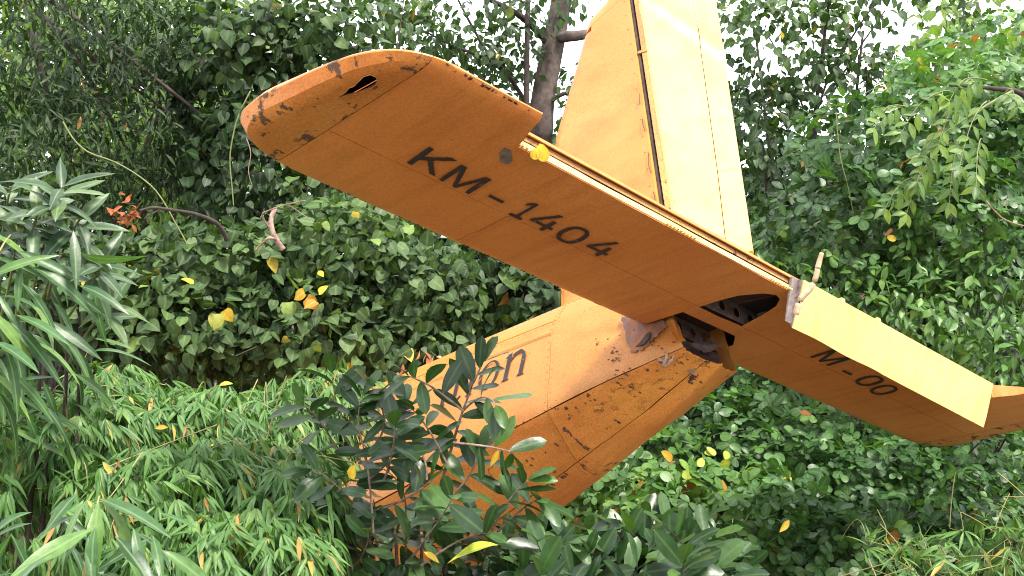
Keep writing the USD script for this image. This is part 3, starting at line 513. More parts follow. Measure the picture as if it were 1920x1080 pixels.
def ragged(pts, amp, seed):
    q = np.array(pts, float); q = np.vstack([np.linspace(q[k], q[(k + 1) % len(q)], 8)[:-1] for k in range(len(q))]); return q + np.random.default_rng(seed).normal(0, amp, q.shape)
skin_patch(ragged([(1166, 596), (1180, 592), (1240, 590), (1252, 612), (1232, 632), (1206, 655), (1184, 662), (1176, 640)], 1.8, 1), 0.004, SCR, 'root_fairing', 0.014, 3, 0.002, 'crumpled bare fairing under the stabilizer')
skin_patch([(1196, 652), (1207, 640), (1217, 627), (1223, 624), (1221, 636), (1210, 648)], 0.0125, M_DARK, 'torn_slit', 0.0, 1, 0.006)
for q_ in ([(1238, 692), (1246, 674), (1252, 660), (1255, 662), (1249, 680)], [(1246, 684), (1256, 674), (1266, 662), (1264, 670), (1252, 684)], [(1228, 668), (1240, 672), (1250, 672), (1240, 677)]):
    skin_patch(ragged(q_, 1.2, 3), 0.007, M_PALESCR, 'scrape', label='bare metal scrape')
# rust along the seams and round the tear
rr_ = np.random.default_rng(17); spots = []
def trail(a, b, n, sp, sz):
    for k in rr_.random(n): spots.append((a[0] + (b[0] - a[0]) * k + rr_.normal() * sp, a[1] + (b[1] - a[1]) * k + rr_.normal() * sp, sz * rr_.uniform(0.35, 1.25)))
trail((1052, 792), (1180, 690), 26, 5, 2.2); trail((1043, 760), (1060, 815), 16, 2, 2.4); trail((935, 815), (1040, 765), 14, 1.5, 1.6); trail((1150, 640), (1180, 720), 22, 9, 1.8); trail((1190, 615), (1290, 690), 26, 12, 1.8); trail((960, 950), (1110, 862), 18, 3, 2.0); trail((990, 880), (1050, 830), 9, 7, 2.6); trail((1120, 640), (1150, 690), 10, 8, 2.0); trail((1200, 700), (1140, 790), 12, 16, 2.0)
sv, sf = [], []
for x, y, r in spots:
    hx, hz = hit(x, y); a = np.linspace(0, 2 * np.pi, 8)[:-1]; u = rr_.uniform(0.5, 1.3, 7) * r / 480; px_ = hx + 1.4 * u * np.cos(a); pz_ = hz + u * np.sin(a); o = len(sv) * 8
    sv.append(np.vstack([skin(px_, t_of(px_, pz_), SG * 0.0018, 1), skin(np.array([hx]), t_of(hx, hz), SG * 0.0032, 1)])); sf += [(o + k, o + (k + 1) % 7, o + 7) for k in range(7)]
part('rust_spots', trimesh.Trimesh(np.vstack(sv), sf, process=False), M_RUSTD, fu, False, kind='stuff')
for q_ in ([(1040, 762), (1046, 772), (1054, 786), (1062, 802), (1070, 812), (1060, 808), (1050, 792), (1043, 776)], [(1056, 788), (1066, 782), (1074, 778), (1068, 788), (1060, 794)], [(1060, 800), (1082, 822), (1106, 842), (1104, 845), (1080, 826)]):
    skin_patch(ragged(q_, 1.0, 9), 0.0030, M_RUSTD, 'rust_crack')
skin_patch(ragged([(1290, 694), (1304, 689), (1306, 693), (1296, 699)], 0.8, 4), 0.003, M_METAL, 'scrape', label='small bare dent')
def rvrow(xs, ts, off=0.002): return skin(np.asarray(xs, float), np.asarray(ts, float), SG * off, 1)
xs = np.arange(-0.1, 3.0, 0.03); rr = [rvrow(xs, np.full(len(xs), 0.635)), rvrow(xs, np.full(len(xs), 0.35)), rvrow(xs[xs > 0.1], np.full((xs > 0.1).sum(), 0.225))]
for sx in (S1 - 0.012, S1 + 0.014): tt_ = np.arange(0.24, 0.95, 0.022); rr.append(rvrow(np.full(len(tt_), sx), tt_))
part('rivet_heads', rivets(np.vstack(rr), (0, 1, 0), 0.0022), M_RUST, fu, True, kind='stuff')
part('stringer', closed_sheet(skin(*np.meshgrid(np.linspace(S1 + 0.01, 3, 120), np.array([0.372, 0.377, 0.382, 0.387, 0.392]), indexing='ij'), SG * np.broadcast_to([0.0, 0.004, 0.006, 0.004, 0.0], (120, 5)), 1), skin(*np.meshgrid(np.linspace(S1 + 0.01, 3, 120), np.array([0.372, 0.377, 0.382, 0.387, 0.392]), indexing='ij'), -0.002 * SG, 1)), P_BODY, fu, 40)
# the serif lettering along the upper plate: i t i o n
def stroke(pts, w): return LineString(pts).buffer(w, 4, cap_style='flat')
xh = 0.108
def serif(x, y, w=0.017): return Polygon([(x - w, y - 0.0035), (x + w, y - 0.0035), (x + w * 0.5, y + 0.004), (x - w * 0.5, y + 0.004)])
def g_i(x): return [stroke([(x, 0), (x, xh)], 0.0085), serif(x, 0.0035), Polygon([(x - 0.02, xh - 0.012), (x + 0.0085, xh + 0.004), (x + 0.0085, xh - 0.02)]), Point(x, xh + 0.043).buffer(0.0125)]
def g_t(x): return [stroke([(x, xh + 0.03), (x, 0.02)], 0.0085), stroke([(x, 0.025), (x + 0.005, 0.010), (x + 0.017, 0.004), (x + 0.03, 0.014)], 0.004), stroke([(x - 0.02, xh - 0.003), (x + 0.028, xh - 0.003)], 0.004)]
def g_o(x): return [Point(0, 0).buffer(1, 16).difference(Polygon([(0.70 * math.cos(a), 0.90 * math.sin(a)) for a in np.linspace(0, 6.28, 40)]))]
from shapely import affinity
def g_n(x): return [stroke([(x, 0), (x, xh)], 0.0085), serif(x, 0.0035), Polygon([(x - 0.02, xh - 0.012), (x + 0.0085, xh + 0.004), (x + 0.0085, xh - 0.02)]),
    stroke([(x + 0.004, xh - 0.03), (x + 0.022, xh - 0.008), (x + 0.045, xh - 0.002), (x + 0.062, xh - 0.018), (x + 0.066, xh - 0.04)], 0.006), stroke([(x + 0.066, xh - 0.03), (x + 0.066, 0)], 0.0085), serif(x + 0.066, 0.0035)]
word = g_i(0.0) + g_t(0.058) + g_i(0.13) + [affinity.affine_transform(g_o(0)[0], [0.046, 0, 0, 0.058, 0.213, xh / 2])] + g_n(0.298)
wpoly = affinity.skew(unary_union(word), 9, origin=(0, 0))
wm = m3.Manifold.extrude(cs(wpoly), 1.0).refine_to_length(0.02)
WX0 = wreck(943, 742, 1, 0.275)[0] + 0.298 * 1.18
def ww(vv):
    vv = np.array(vv); s, h, d = vv.T; x = WX0 - s * 1.18; z0 = -0.020 - 0.10 * x; z = z0 + h * 1.0
    p1z, p2z, p1y, p2y = 0.062 - 0.085 * x, -0.155 - 0.235 * x, 0.93 * wf_(x), wf_(x); k = (z - p2z) / (p1z - p2z)
    return np.stack([x, p2y + (p1y - p2y) * k + 0.0032 - 0.001 * d, z], 1)
lm = tri(wm.warp_batch(ww)); lm.fix_normals(); part('lettering', lm, M_INK, fu, False)
#VEGETATION
# ------------------------------------------------------------------ vegetation
def template(us, ws, droop, fold, wave=0.0):
    """A leaf along +x: rows of (left, mid, right) between base and tip; droop bends it down, fold lifts its halves. Returns points, triangles, across coordinate."""
    pts, rib, rows = [], [], []
    for u, w in zip(us, ws):
        z = -droop * u * u
        if w == 0: rows.append([len(pts)]); pts.append((u, 0, z)); rib.append(0)
        else:
            rows.append([len(pts), len(pts) + 1, len(pts) + 2]); wz = wave * math.sin(u * 9)
            pts += [(u, w / 2, z + fold * w / 2 + wz), (u, 0, z), (u, -w / 2, z + fold * w / 2 - wz)]; rib += [1, 0, 1]
    f = []
    for a, b in zip(rows[:-1], rows[1:]):
        if len(a) == 1: f += [(a[0], b[1], b[0]), (a[0], b[2], b[1])]
        elif len(b) == 1: f += [(a[0], a[1], b[0]), (a[1], a[2], b[0])]
        else: f += [(a[0], a[1], b[1]), (a[0], b[1], b[0]), (a[1], a[2], b[2]), (a[1], b[2], b[1])]
    return np.array(pts), np.array(f), np.array(rib, float)
def shape(ws, droops, folds, wave=0.0, us=None):
    us = np.linspace(0, 1, len(ws)) if us is None else us; return [template(us, ws, d, f, wave) for d in droops for f in folds]
LANCE = shape([0, 0.10, 0.158, 0.132, 0.07, 0], (0.05, 0.25, 0.45), (0.25, 0.5))
BLADE = shape([0, 0.10, 0.165, 0.17, 0.14, 0.085, 0], (0.15, 0.4, 0.65), (0.2, 0.4), 0.006)
LONG = shape([0, 0.16, 0.25, 0.27, 0.21, 0.11, 0], (0.1, 0.3, 0.5), (0.2, 0.45), 0.012)
OVAL = shape([0, 0.22, 0.37, 0.40, 0.33, 0.18, 0], (0.02, 0.15, 0.32), (0.15, 0.4), 0.012)
BAY = shape([0, 0.17, 0.31, 0.39, 0.39, 0.28, 0], (0.02, 0.12, 0.28), (0.1, 0.3), 0.012, [0, 0.12, 0.30, 0.50, 0.70, 0.88, 1.0])
HEART = shape([0, 0.60, 0.86, 0.92, 0.80, 0.52, 0.20, 0], (0.02, 0.15, 0.3), (0.04, 0.2), 0.02, [0, -0.07, 0.10, 0.30, 0.52, 0.74, 0.91, 1.04])
ROUND = shape([0, 0.34, 0.62, 0.72, 0.62, 0.34, 0], (0.0, 0.12, 0.25), (0.05, 0.25), 0.02, [0, 0.12, 0.35, 0.60, 0.82, 0.96, 1.0])
SMALL = shape([0, 0.42, 0.46, 0], (0.05, 0.3), (0.15, 0.4))
SLIM = shape([0, 0.20, 0.22, 0], (0.1, 0.4), (0.15, 0.4))
BROAD = shape([0, 0.50, 0.70, 0.42, 0], (0.05, 0.3), (0.15, 0.4), 0.02)
def unit(v): return v / (np.linalg.norm(v, axis=-1, keepdims=True) + 1e-12)
class Plant:
    def __init__(self, name, label, cat, base, group=None, seed=0):
        self.base = np.array([base[0], base[1], float(ground_z(base[0], base[1]))]) if len(base) == 2 else np.array(base, float)
        self.path = thing(name, label, cat, self.base, group); self.rows = []; self.rng = np.random.default_rng(1000 + seed)
    def leaves(self, P, D, N, S, tpl, m, tint=None):
        n = len(P); P, D, N = (np.broadcast_to(np.asarray(a, float), (n, 3)) for a in (P, D, N)); S = np.broadcast_to(np.asarray(S, float), (n,))
        tint = self.rng.random(n) if tint is None else np.broadcast_to(np.asarray(tint, float), (n,))
        self.rows.append((P, D, N, S, tpl, m, tint, self.rng.integers(0, len(tpl), n)))
    def stem(self, pts, r0, r1, m, name='stem', sides=6):
        t = tube(pts, r0, r1, sides); t.apply_translation(-self.base); part(name, t, m, self.path, True)
    def finish(self, singles=300, min_px=10):
        allv = []                                                           # (photo size, depth, px, py, verts, faces, rib, tint, material)
        for P, D, N, S, tpl, m, tint, var in self.rows:
            X = unit(D); Z = unit(N - (N * X).sum(1, keepdims=True) * X); Y = np.cross(Z, X)
            for k, (tv, tf, rib) in enumerate(tpl):
                idx = np.nonzero(var == k)[0]
                if not len(idx): continue
                sx = self.rng.uniform(0.85, 1.15, len(idx))
                V = P[idx, None] + S[idx, None, None] * (tv[None, :, 0, None] * X[idx, None] + sx[:, None, None] * tv[None, :, 1, None] * Y[idx, None] + tv[None, :, 2, None] * Z[idx, None])
                allv.append((V, tf, rib, tint[idx], m, S[idx]))
        cen = np.vstack([a[0].mean(1) for a in allv]); q = pix(cen); size = np.concatenate([a[5] for a in allv]) * FPX / np.maximum(q[:, 2], 0.3)
        own = np.repeat(np.arange(len(allv)), [len(a[0]) for a in allv]); loc = np.concatenate([np.arange(len(a[0])) for a in allv])
        ok = (q[:, 0] > -20) & (q[:, 0] < 1940) & (q[:, 1] > -20) & (q[:, 1] < 1100) & (size > min_px) & (q[:, 2] > 0.5)
        cell = (np.clip(q[:, 0] // 14, -5, 200) * 1000 + np.clip(q[:, 1] // 14, -5, 200)).astype(int); best = {}
        for i_ in np.nonzero(ok)[0][np.argsort(q[ok, 2])]: best.setdefault(cell[i_], i_)
        pick = np.array(sorted(best.values(), key=lambda i_: -size[i_])[:singles], int); single = np.zeros(len(cen), bool); single[pick] = True
        for i_ in pick:
            V, tf, rib, tint, m, _ = allv[own[i_]]; l = loc[i_]
            raw_mesh(path_of('leaf', self.path), V[l] - self.base, tf, m, {'tint': np.full(len(rib), tint[l]), 'rib': rib})
        bulk = {}
        for k, (V, tf, rib, tint, m, _) in enumerate(allv):
            keep = ~single[own == k]
            if keep.any(): bulk.setdefault(m.GetPath(), []).append((V[keep], tf, rib, tint[keep], m))
        for lst in bulk.values():
            vs, fs, rs, ts, o = [], [], [], [], 0
            for V, tf, rib, tint, m in lst:
                n, k = V.shape[:2]; vs.append(V.reshape(-1, 3)); fs.append((tf[None] + o + k * np.arange(n)[:, None, None]).reshape(-1, 3)); rs.append(np.tile(rib, n)); ts.append(np.repeat(tint, k)); o += n * k
            p = path_of('foliage', self.path); raw_mesh(p, np.vstack(vs) - self.base, np.vstack(fs), lst[0][4], {'tint': np.concatenate(ts), 'rib': np.concatenate(rs)})
            tag(stage.GetPrimAtPath(p), kind='stuff')
BACK = -CW[:, 2]                                                            # towards the camera side
def lump_points(r, lumps, dens, front=0.75, seed=0, gap=0.0, gscale=2.5):
    """Points near the uneven surface of ellipsoid lumps (photo x, y, distance, half width, half height in photo pixels there, half depth in metres). dens: leaves per 10000 square pixels."""
    Ps, Ns, Cs = [], [], []
    for px, py, d, rx, ry, rd in lumps:
        n = int(dens * math.pi * rx * ry / 1e4); c = at(px, py, d); R_ = np.array([rx * d / FPX, rd, ry * d / FPX])
        u = unit(r.normal(size=(n * 3, 3))); fr = u @ np.array([0, -0.93, 0.36]); u = u[(fr > -0.25) | (r.random(n * 3) > front)][:n]
        rad = 1 - 0.55 * r.random(len(u)) ** 2.2
        bump = meshkit.fbm((c + u * R_) * 1.6, 3, seed + 3) - 0.5
        P = c + u * R_ * (rad * (1 + 0.55 * bump))[:, None]
        k = np.ones(len(P), bool) if gap == 0 else meshkit.fbm(P * gscale, 3, seed + 9) > gap
        Ps.append(P[k]); Ns.append(unit(u / R_)[k]); Cs.append(np.full(k.sum(), 0))
    return np.vstack(Ps), np.vstack(Ns)
def clump(P, r, seed, scale=1.3, amt=0.6, cap=1.0):
    """Tint of each leaf: its own chance mixed with a chance it shares with its neighbours."""
    n = meshkit.fbm(P * scale, 3, seed); n = np.clip((n - 0.28) / 0.44, 0, 1)
    t = amt * n + (1 - amt) * r.random(len(P)); odd = r.random(len(P)) < 0.014
    return np.where(odd, r.uniform(0.95, 1.0, len(P)), np.clip(t, 0, 0.93) * cap)
def hang(N, r, out=0.5, down=0.8, rnd=0.6):
    return unit(out * N + np.array([0, 0, -down]) + rnd * r.normal(size=N.shape))
def faceup(N, r, out=0.5, up=0.7, cam_=0.35, rnd=0.35):
    return unit(out * N + np.array([0, 0, up]) + cam_ * np.array([0, -1.0, 0.0]) + rnd * r.normal(size=N.shape))
def shrub(name, label, cat, lumps, dens, size, tpl, m, base, seed, hang_=(0.5, 0.8, 0.6), face=(0.5, 0.7, 0.35, 0.35), gap=0.0, gscale=2.5, stems=6, stem_mat=None, stem_r=0.012, singles=300, group=None, tscale=1.3, amt=0.6, cap=1.0, extra=None, min_px=10, trunk='stem', three=False):
    b = Plant(name, label, cat, base, group, seed); r = b.rng
    P, N = lump_points(r, lumps, dens, seed=seed, gap=gap, gscale=gscale)
    D, F, S, C = hang(N, r, *hang_), faceup(N, r, *face), size * r.uniform(0.6, 1.25, len(P)), clump(P, r, seed, tscale, amt, cap)
    if three:                                                               # three leaflets on each stalk
        F = unit(F - (F * D).sum(1, keepdims=True) * D); E = np.cross(F, D)
        P = np.vstack([P + D * 0.012, P, P]); D = np.vstack([D, unit(D * 0.35 + E), unit(D * 0.35 - E)]) + 0.15 * r.normal(size=(len(P), 3)); F = np.vstack([F] * 3) + 0.15 * r.normal(size=D.shape); S = np.r_[S, S * 0.9, S * 0.9]; C = np.clip(np.r_[C, C, C] + 0.06 * r.normal(size=len(P)), 0, 1)
    b.leaves(P, D, F, S, tpl, m, C)
    ls = sorted(lumps, key=lambda l: -l[3] * l[4])
    for k in range(stems):
        l = ls[k % len(ls)]; c = at(*l[:3]); a = r.normal(size=3) * [0.5, 0.5, 0.6]; e = c + a * np.array([l[3] * l[2] / FPX, l[5], l[4] * l[2] / FPX]); s0 = b.base + np.array([*(r.normal(size=2) * 0.08), -0.05])
        mid = (s0 + e) / 2 + r.normal(size=3) * 0.10 + [0, 0, 0.05]
        b.stem([s0, mid, e], stem_r, stem_r * 0.3, stem_mat or M_BARKD, trunk)
        if k % 2 == 0: b.stem([mid, (mid + e) / 2 + r.normal(size=3) * 0.15, e + r.normal(size=3) * 0.35], stem_r * 0.5, stem_r * 0.15, stem_mat or M_BARKD, 'branch')
    if extra: extra(b)
    b.finish(singles, min_px); return b
def gxy(px, d): q = at(px, 540, d); return (q[0], q[1])

# ---- far layers first
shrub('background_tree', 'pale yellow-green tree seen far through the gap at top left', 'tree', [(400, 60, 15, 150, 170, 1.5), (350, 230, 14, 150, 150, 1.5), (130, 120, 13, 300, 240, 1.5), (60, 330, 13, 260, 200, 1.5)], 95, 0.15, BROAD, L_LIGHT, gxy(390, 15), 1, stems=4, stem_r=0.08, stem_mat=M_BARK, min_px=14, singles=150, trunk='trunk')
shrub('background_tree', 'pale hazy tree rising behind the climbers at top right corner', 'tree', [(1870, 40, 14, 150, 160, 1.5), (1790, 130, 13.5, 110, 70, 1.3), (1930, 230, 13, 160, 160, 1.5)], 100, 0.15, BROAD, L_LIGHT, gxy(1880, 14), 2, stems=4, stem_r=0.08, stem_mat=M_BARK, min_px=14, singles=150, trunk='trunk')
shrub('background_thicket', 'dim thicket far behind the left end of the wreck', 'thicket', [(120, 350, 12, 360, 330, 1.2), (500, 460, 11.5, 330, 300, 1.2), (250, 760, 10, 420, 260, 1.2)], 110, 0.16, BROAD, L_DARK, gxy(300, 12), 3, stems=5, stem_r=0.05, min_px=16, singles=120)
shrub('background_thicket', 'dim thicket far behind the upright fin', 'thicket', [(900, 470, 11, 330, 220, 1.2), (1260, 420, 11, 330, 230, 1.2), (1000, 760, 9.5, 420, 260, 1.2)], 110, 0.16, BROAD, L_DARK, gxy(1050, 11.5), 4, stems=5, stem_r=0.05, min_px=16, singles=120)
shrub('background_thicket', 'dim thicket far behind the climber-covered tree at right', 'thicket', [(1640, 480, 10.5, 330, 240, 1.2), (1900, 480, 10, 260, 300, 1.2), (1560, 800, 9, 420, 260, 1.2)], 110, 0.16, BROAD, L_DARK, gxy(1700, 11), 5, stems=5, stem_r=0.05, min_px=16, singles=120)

# ---- trees behind
def tree_tl(b):
    r = b.rng
    for p0, p1, p2 in (((70, 20), (150, 90), (330, 220)), ((90, 40), (180, 170), (260, 330)), ((40, -40), (230, 100), (420, 250)), ((60, 60), (90, 180), (140, 320))):
        b.stem([at(*p0, 6.6), at(*p1, 6.5), at(*p2, 6.6)], 0.022, 0.006, M_BARKD, 'branch')
    b.stem([np.array([*gxy(-260, 7), 0.0]), at(-200, 300, 7), at(-60, -60, 6.8)], 0.16, 0.08, M_BARKD, 'trunk', 10)
shrub('feathery_tree', 'dark fine-leaved tree with slanting branches filling the top left corner', 'tree', [(90, 90, 6.6, 260, 210, 0.8), (230, 220, 6.9, 170, 210, 0.7), (60, 300, 6.4, 200, 150, 0.7), (300, 60, 7.2, 90, 130, 0.6), (390, 340, 7.4, 130, 110, 0.6)], 300, 0.075, SLIM, L_DARK, gxy(-260, 7), 11, hang_=(0.35, 0.5, 0.7), gap=0.40, gscale=3.0, stems=0, extra=tree_tl, amt=0.75)
shrub('feathery_tree', 'sunlit mid-green fine-leaved tree showing through the dark one at top left', 'tree', [(170, 170, 8.6, 300, 260, 0.9), (330, 330, 8.6, 190, 140, 0.8)], 120, 0.085, SMALL, L_ASH, gxy(60, 8.8), 12, stems=5, stem_r=0.04, gap=0.40, singles=200, trunk='trunk')
def tree_c(b):
    b.stem([np.array([*gxy(985, 8.6), 0.6]), at(1010, 330, 8.6), at(1015, 215, 8.5), at(1040, 70, 8.5), at(1065, -60, 8.5)], 0.115, 0.075, M_BARK, 'trunk', 10)
    b.stem([np.array([*gxy(975, 8.2), 0.6]), at(987, 300, 8.2), at(988, 110, 8.2), at(992, -50, 8.2)], 0.028, 0.02, M_BARKD, 'trunk')
    b.stem([at(1037, 72, 8.5), at(1070, 68, 8.4), at(1110, 62, 8.4), at(1180, 20, 8.3)], 0.045, 0.03, M_BARK, 'branch')
    b.stem([at(1020, 200, 8.5), at(1060, 175, 8.4), at(1100, 170, 8.4)], 0.022, 0.008, M_BARKD, 'branch')
    b.stem([at(1035, 90, 8.5), at(960, 20, 8.3), at(880, -10, 8.2)], 0.03, 0.012, M_BARKD, 'branch')
    b.stem([at(1012, 240, 8.5), at(930, 120, 8.3), at(860, 90, 8.2), at(800, 60, 8.2)], 0.018, 0.006, M_BARKD, 'branch')
    b.stem([at(930, 125, 8.3), at(880, 40, 8.3), at(850, -20, 8.3)], 0.012, 0.006, M_BARKD, 'branch')
shrub('forked_tree', 'tree with leaning grey trunk and thin dark side stem left of the fin', 'tree', [(890, 60, 8.3, 130, 100, 0.7), (760, 80, 8.2, 110, 60, 0.6), (1000, 10, 8.5, 110, 60, 0.6), (960, 120, 8.6, 70, 60, 0.5), (1085, 230, 8.7, 60, 110, 0.5), (900, 190, 8.9, 110, 60, 0.5), (660, 30, 8.0, 110, 50, 0.5), (740, 20, 8.3, 120, 50, 0.5), (830, 130, 8.8, 120, 70, 0.5)], 105, 0.08, BROAD, L_TREE, gxy(985, 8.6), 13, gap=0.46, gscale=2.6, stems=0, extra=tree_c, amt=0.5)
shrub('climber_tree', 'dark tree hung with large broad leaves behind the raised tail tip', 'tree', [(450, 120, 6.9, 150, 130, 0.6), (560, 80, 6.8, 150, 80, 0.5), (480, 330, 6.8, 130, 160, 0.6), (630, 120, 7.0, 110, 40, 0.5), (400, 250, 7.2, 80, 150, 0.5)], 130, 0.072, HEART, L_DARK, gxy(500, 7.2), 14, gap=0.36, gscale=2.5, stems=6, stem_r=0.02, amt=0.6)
shrub('airy_tree', 'leafy tree with sky showing through it just right of the rudder', 'tree', [(1450, 90, 8.2, 150, 130, 0.6), (1420, 300, 8.2, 100, 170, 0.6), (1600, 40, 8.4, 150, 60, 0.6), (1560, 170, 8.4, 130, 90, 0.6), (1720, 30, 8.6, 110, 60, 0.5), (1470, 460, 8.0, 120, 90, 0.6), (1690, 120, 8.5, 90, 60, 0.5)], 125, 0.08, BROAD, L_TREE, gxy(1500, 8.6), 15, gap=0.40, gscale=3.2, stems=7, stem_r=0.03, stem_mat=M_BARKD, amt=0.5, trunk='trunk')
shrub('climber_tree', 'bright green tree smothered in round-leaved climber at right', 'tree', [(1640, 290, 6.7, 170, 120, 0.6), (1800, 200, 6.9, 170, 110, 0.6), (1580, 430, 6.5, 160, 110, 0.6), (1860, 110, 7.4, 120, 70, 0.5), (1740, 400, 6.5, 160, 120, 0.6), (1890, 300, 6.8, 110, 120, 0.5)], 62, 0.066, ROUND, L_IVY, gxy(1700, 7.3), 16, three=True, gap=0.30, stems=6, stem_r=0.02, amt=0.6, hang_=(0.6, 0.5, 0.7))
# ---- the pinnate spray hanging at the right
def sprays(b, list_, pairs, size, m, tpl, d0):
    r = b.rng
    for (x0, y0), (x1, y1), d in list_:
        a, e = at(x0, y0, d), at(x1, y1, d - 0.25 + 0.2 * r.random()); mid = (a + e) / 2 + np.array([0, 0, 0.06])
        b.stem([a, mid, e], 0.004, 0.0015, M_STEM, 'stem', 5)
        t = np.linspace(0.15, 1, pairs); c = ((1 - t) ** 2)[:, None] * a + (2 * t * (1 - t))[:, None] * mid + (t ** 2)[:, None] * e; dr = unit(e - a); side = unit(np.cross(dr, BACK))
        for s in (-1, 1):
            b.leaves(c, unit(dr * 0.5 + side * s * 0.8 + np.array([0, 0, -0.45]) + 0.18 * r.normal(size=c.shape)), unit(BACK + np.array([0, 0, 0.8]) + 0.3 * r.normal(size=c.shape)), size * r.uniform(0.75, 1.15, len(c)), tpl, m)
        b.leaves(e[None], dr[None], unit(BACK + np.array([0, 0, 0.8]))[None], size, tpl, m)
b = Plant('pinnate_tree', 'slender branch with drooping paired pale leaves at the right', 'tree', gxy(1990, 6.0), seed=17)
b.stem([b.base, at(1990, 300, 5.9), at(1900, 170, 5.8), at(1780, 160, 5.7)], 0.03, 0.006, M_BARKD, 'stem')
b.stem([at(1900, 170, 5.8), at(1830, 210, 5.6), at(1740, 270, 5.6)], 0.008, 0.003, M_STEM, 'branch')
R_ = b.rng
sprays(b, [((1780, 170), (1690, 250), 5.6), ((1820, 170), (1760, 270), 5.5), ((1850, 190), (1800, 310), 5.5), ((1770, 240), (1720, 340), 5.5), ((1800, 260), (1780, 380), 5.5), ((1760, 290), (1700, 400), 5.6), ((1840, 260), (1830, 350), 5.4), ((1880, 180), (1910, 200), 5.4), ((1700, 200), (1640, 240), 5.8), ((1740, 330), (1660, 390), 5.6), ((1850, 150), (1780, 190), 5.5)], 6, 0.085, L_ASH, OVAL, 5.6)
b.finish()

# ---- middle layer: climbers and hedges behind the wreck
shrub('heart_leaved_shrub', 'grey-green shrub of drooping heart-shaped leaves left of the fuselage', 'shrub', [(420, 520, 6.2, 200, 90, 0.6), (640, 480, 6.4, 170, 90, 0.6), (330, 610, 6.0, 190, 110, 0.6), (560, 620, 6.2, 200, 110, 0.6), (790, 560, 6.5, 130, 110, 0.6), (740, 660, 6.4, 150, 80, 0.6), (700, 420, 6.8, 120, 70, 0.5), (620, 370, 6.9, 90, 70, 0.5), (180, 560, 6.0, 130, 110, 0.5)], 165, 0.070, HEART, L_HEART, gxy(520, 6.8), 21, hang_=(0.55, 0.6, 0.6), face=(0.5, 0.6, 0.4, 0.5), gap=0.33, stems=8, stem_r=0.014, amt=0.45)
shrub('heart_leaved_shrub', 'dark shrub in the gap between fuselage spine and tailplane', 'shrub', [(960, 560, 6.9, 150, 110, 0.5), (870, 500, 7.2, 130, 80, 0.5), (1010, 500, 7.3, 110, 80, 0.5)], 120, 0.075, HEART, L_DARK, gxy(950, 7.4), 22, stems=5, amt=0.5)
shrub('climber_hedge', 'tangled hedge behind the drooping elevator and the bent stick', 'hedge', [(1520, 560, 6.4, 150, 90, 0.5), (1660, 600, 6.3, 160, 110, 0.5), (1810, 600, 6.2, 160, 130, 0.5), (1440, 500, 6.8, 100, 80, 0.5), (1890, 500, 6.4, 120, 90, 0.5), (1750, 500, 6.6, 170, 70, 0.5), (1880, 690, 6.0, 110, 90, 0.5)], 125, 0.078, OVAL, L_IVY, gxy(1650, 7.0), 23, hang_=(0.6, 0.6, 0.6), gap=0.30, stems=8, stem_r=0.010, amt=0.5)
shrub('ivy_hedge', 'glossy green climber bank below the right half of the tailplane', 'hedge', [(1330, 800, 6.1, 150, 90, 0.4), (1480, 880, 6.0, 190, 110, 0.4), (1650, 930, 5.9, 190, 110, 0.4), (1830, 930, 5.9, 180, 110, 0.4), (1240, 910, 5.8, 170, 110, 0.4), (1380, 990, 5.3, 220, 110, 0.4), (1620, 1050, 5.1, 220, 100, 0.4), (1850, 1040, 5.2, 170, 100, 0.4), (1420, 730, 6.5, 120, 60, 0.4), (1180, 970, 5.4, 130, 90, 0.4), (1700, 840, 6.6, 260, 90, 0.4)], 62, 0.060, ROUND, L_IVY, gxy(1500, 6.2), 24, hang_=(0.6, 0.45, 0.6), face=(0.55, 0.7, 0.45, 0.35), three=True, gap=0.28, stems=9, stem_r=0.010, amt=0.5)
# ---- bamboo: culms, thin branches, fans of narrow drooping leaves
def bamboo(name, label, cat, lumps, fans, size, m, tpl, base, seed, per=(5, 9), culms=10, singles=300, tips=(), down=1.05, group=None):
    b = Plant(name, label, cat, base, group, seed); r = b.rng
    P, N = lump_points(r, lumps, fans, seed=seed, gap=0.27, gscale=2.2)
    for k in range(culms):
        l = lumps[k % len(lumps)]; c = at(*l[:3]); e = c + r.normal(size=3) * np.array([l[3] * l[2] / FPX, l[5], l[4] * l[2] / FPX]) * 0.55; s0 = b.base + np.array([*(r.normal(size=2) * 0.25), -0.05])
        b.stem([s0, s0 * 0.45 + e * 0.55 + [0, 0, 0.18], e], 0.006, 0.002, M_CULM, 'culm', 6)
    near = P[r.permutation(len(P))[:36]]
    for q in near:                                                          # twigs that carry the fans
        b.stem([q + r.normal(size=3) * 0.10 + [0, 0.12, -0.05], q + r.normal(size=3) * 0.03 + [0, 0.05, 0.03], q], 0.0022, 0.001, M_CULM, 'twig', 4)
    P = np.vstack([P] + [at(*t)[None] for t in tips]) if len(tips) else P
    N = np.vstack([N] + [BACK[None] for t in tips]) if len(tips) else N
    axis = unit(0.45 * N + np.array([0.12, 0, -0.10]) + 0.5 * r.normal(size=N.shape))
    for q, n, a in zip(P, N, axis):
        k = r.integers(*per); side = unit(np.cross(a, [0, 0, 1.0])); f = np.linspace(-1, 1, k) * r.uniform(0.5, 0.95)
        D = unit(a[None] * np.cos(f)[:, None] + side[None] * np.sin(f)[:, None] + np.array([0, 0, -down]) + 0.16 * r.normal(size=(k, 3)))
        t0 = r.random()
        b.leaves(q + D * 0.008, D, unit(np.array([0, -0.45, 0.9]) + 0.45 * n + 0.35 * r.normal(size=(k, 3))), size * r.uniform(0.6, 1.15, k), tpl, m, np.where(r.random(k) < 0.035, r.uniform(0.93, 1, k), np.clip(0.5 * t0 + 0.5 * r.random(k), 0, 0.92)))
    b.finish(singles); return b
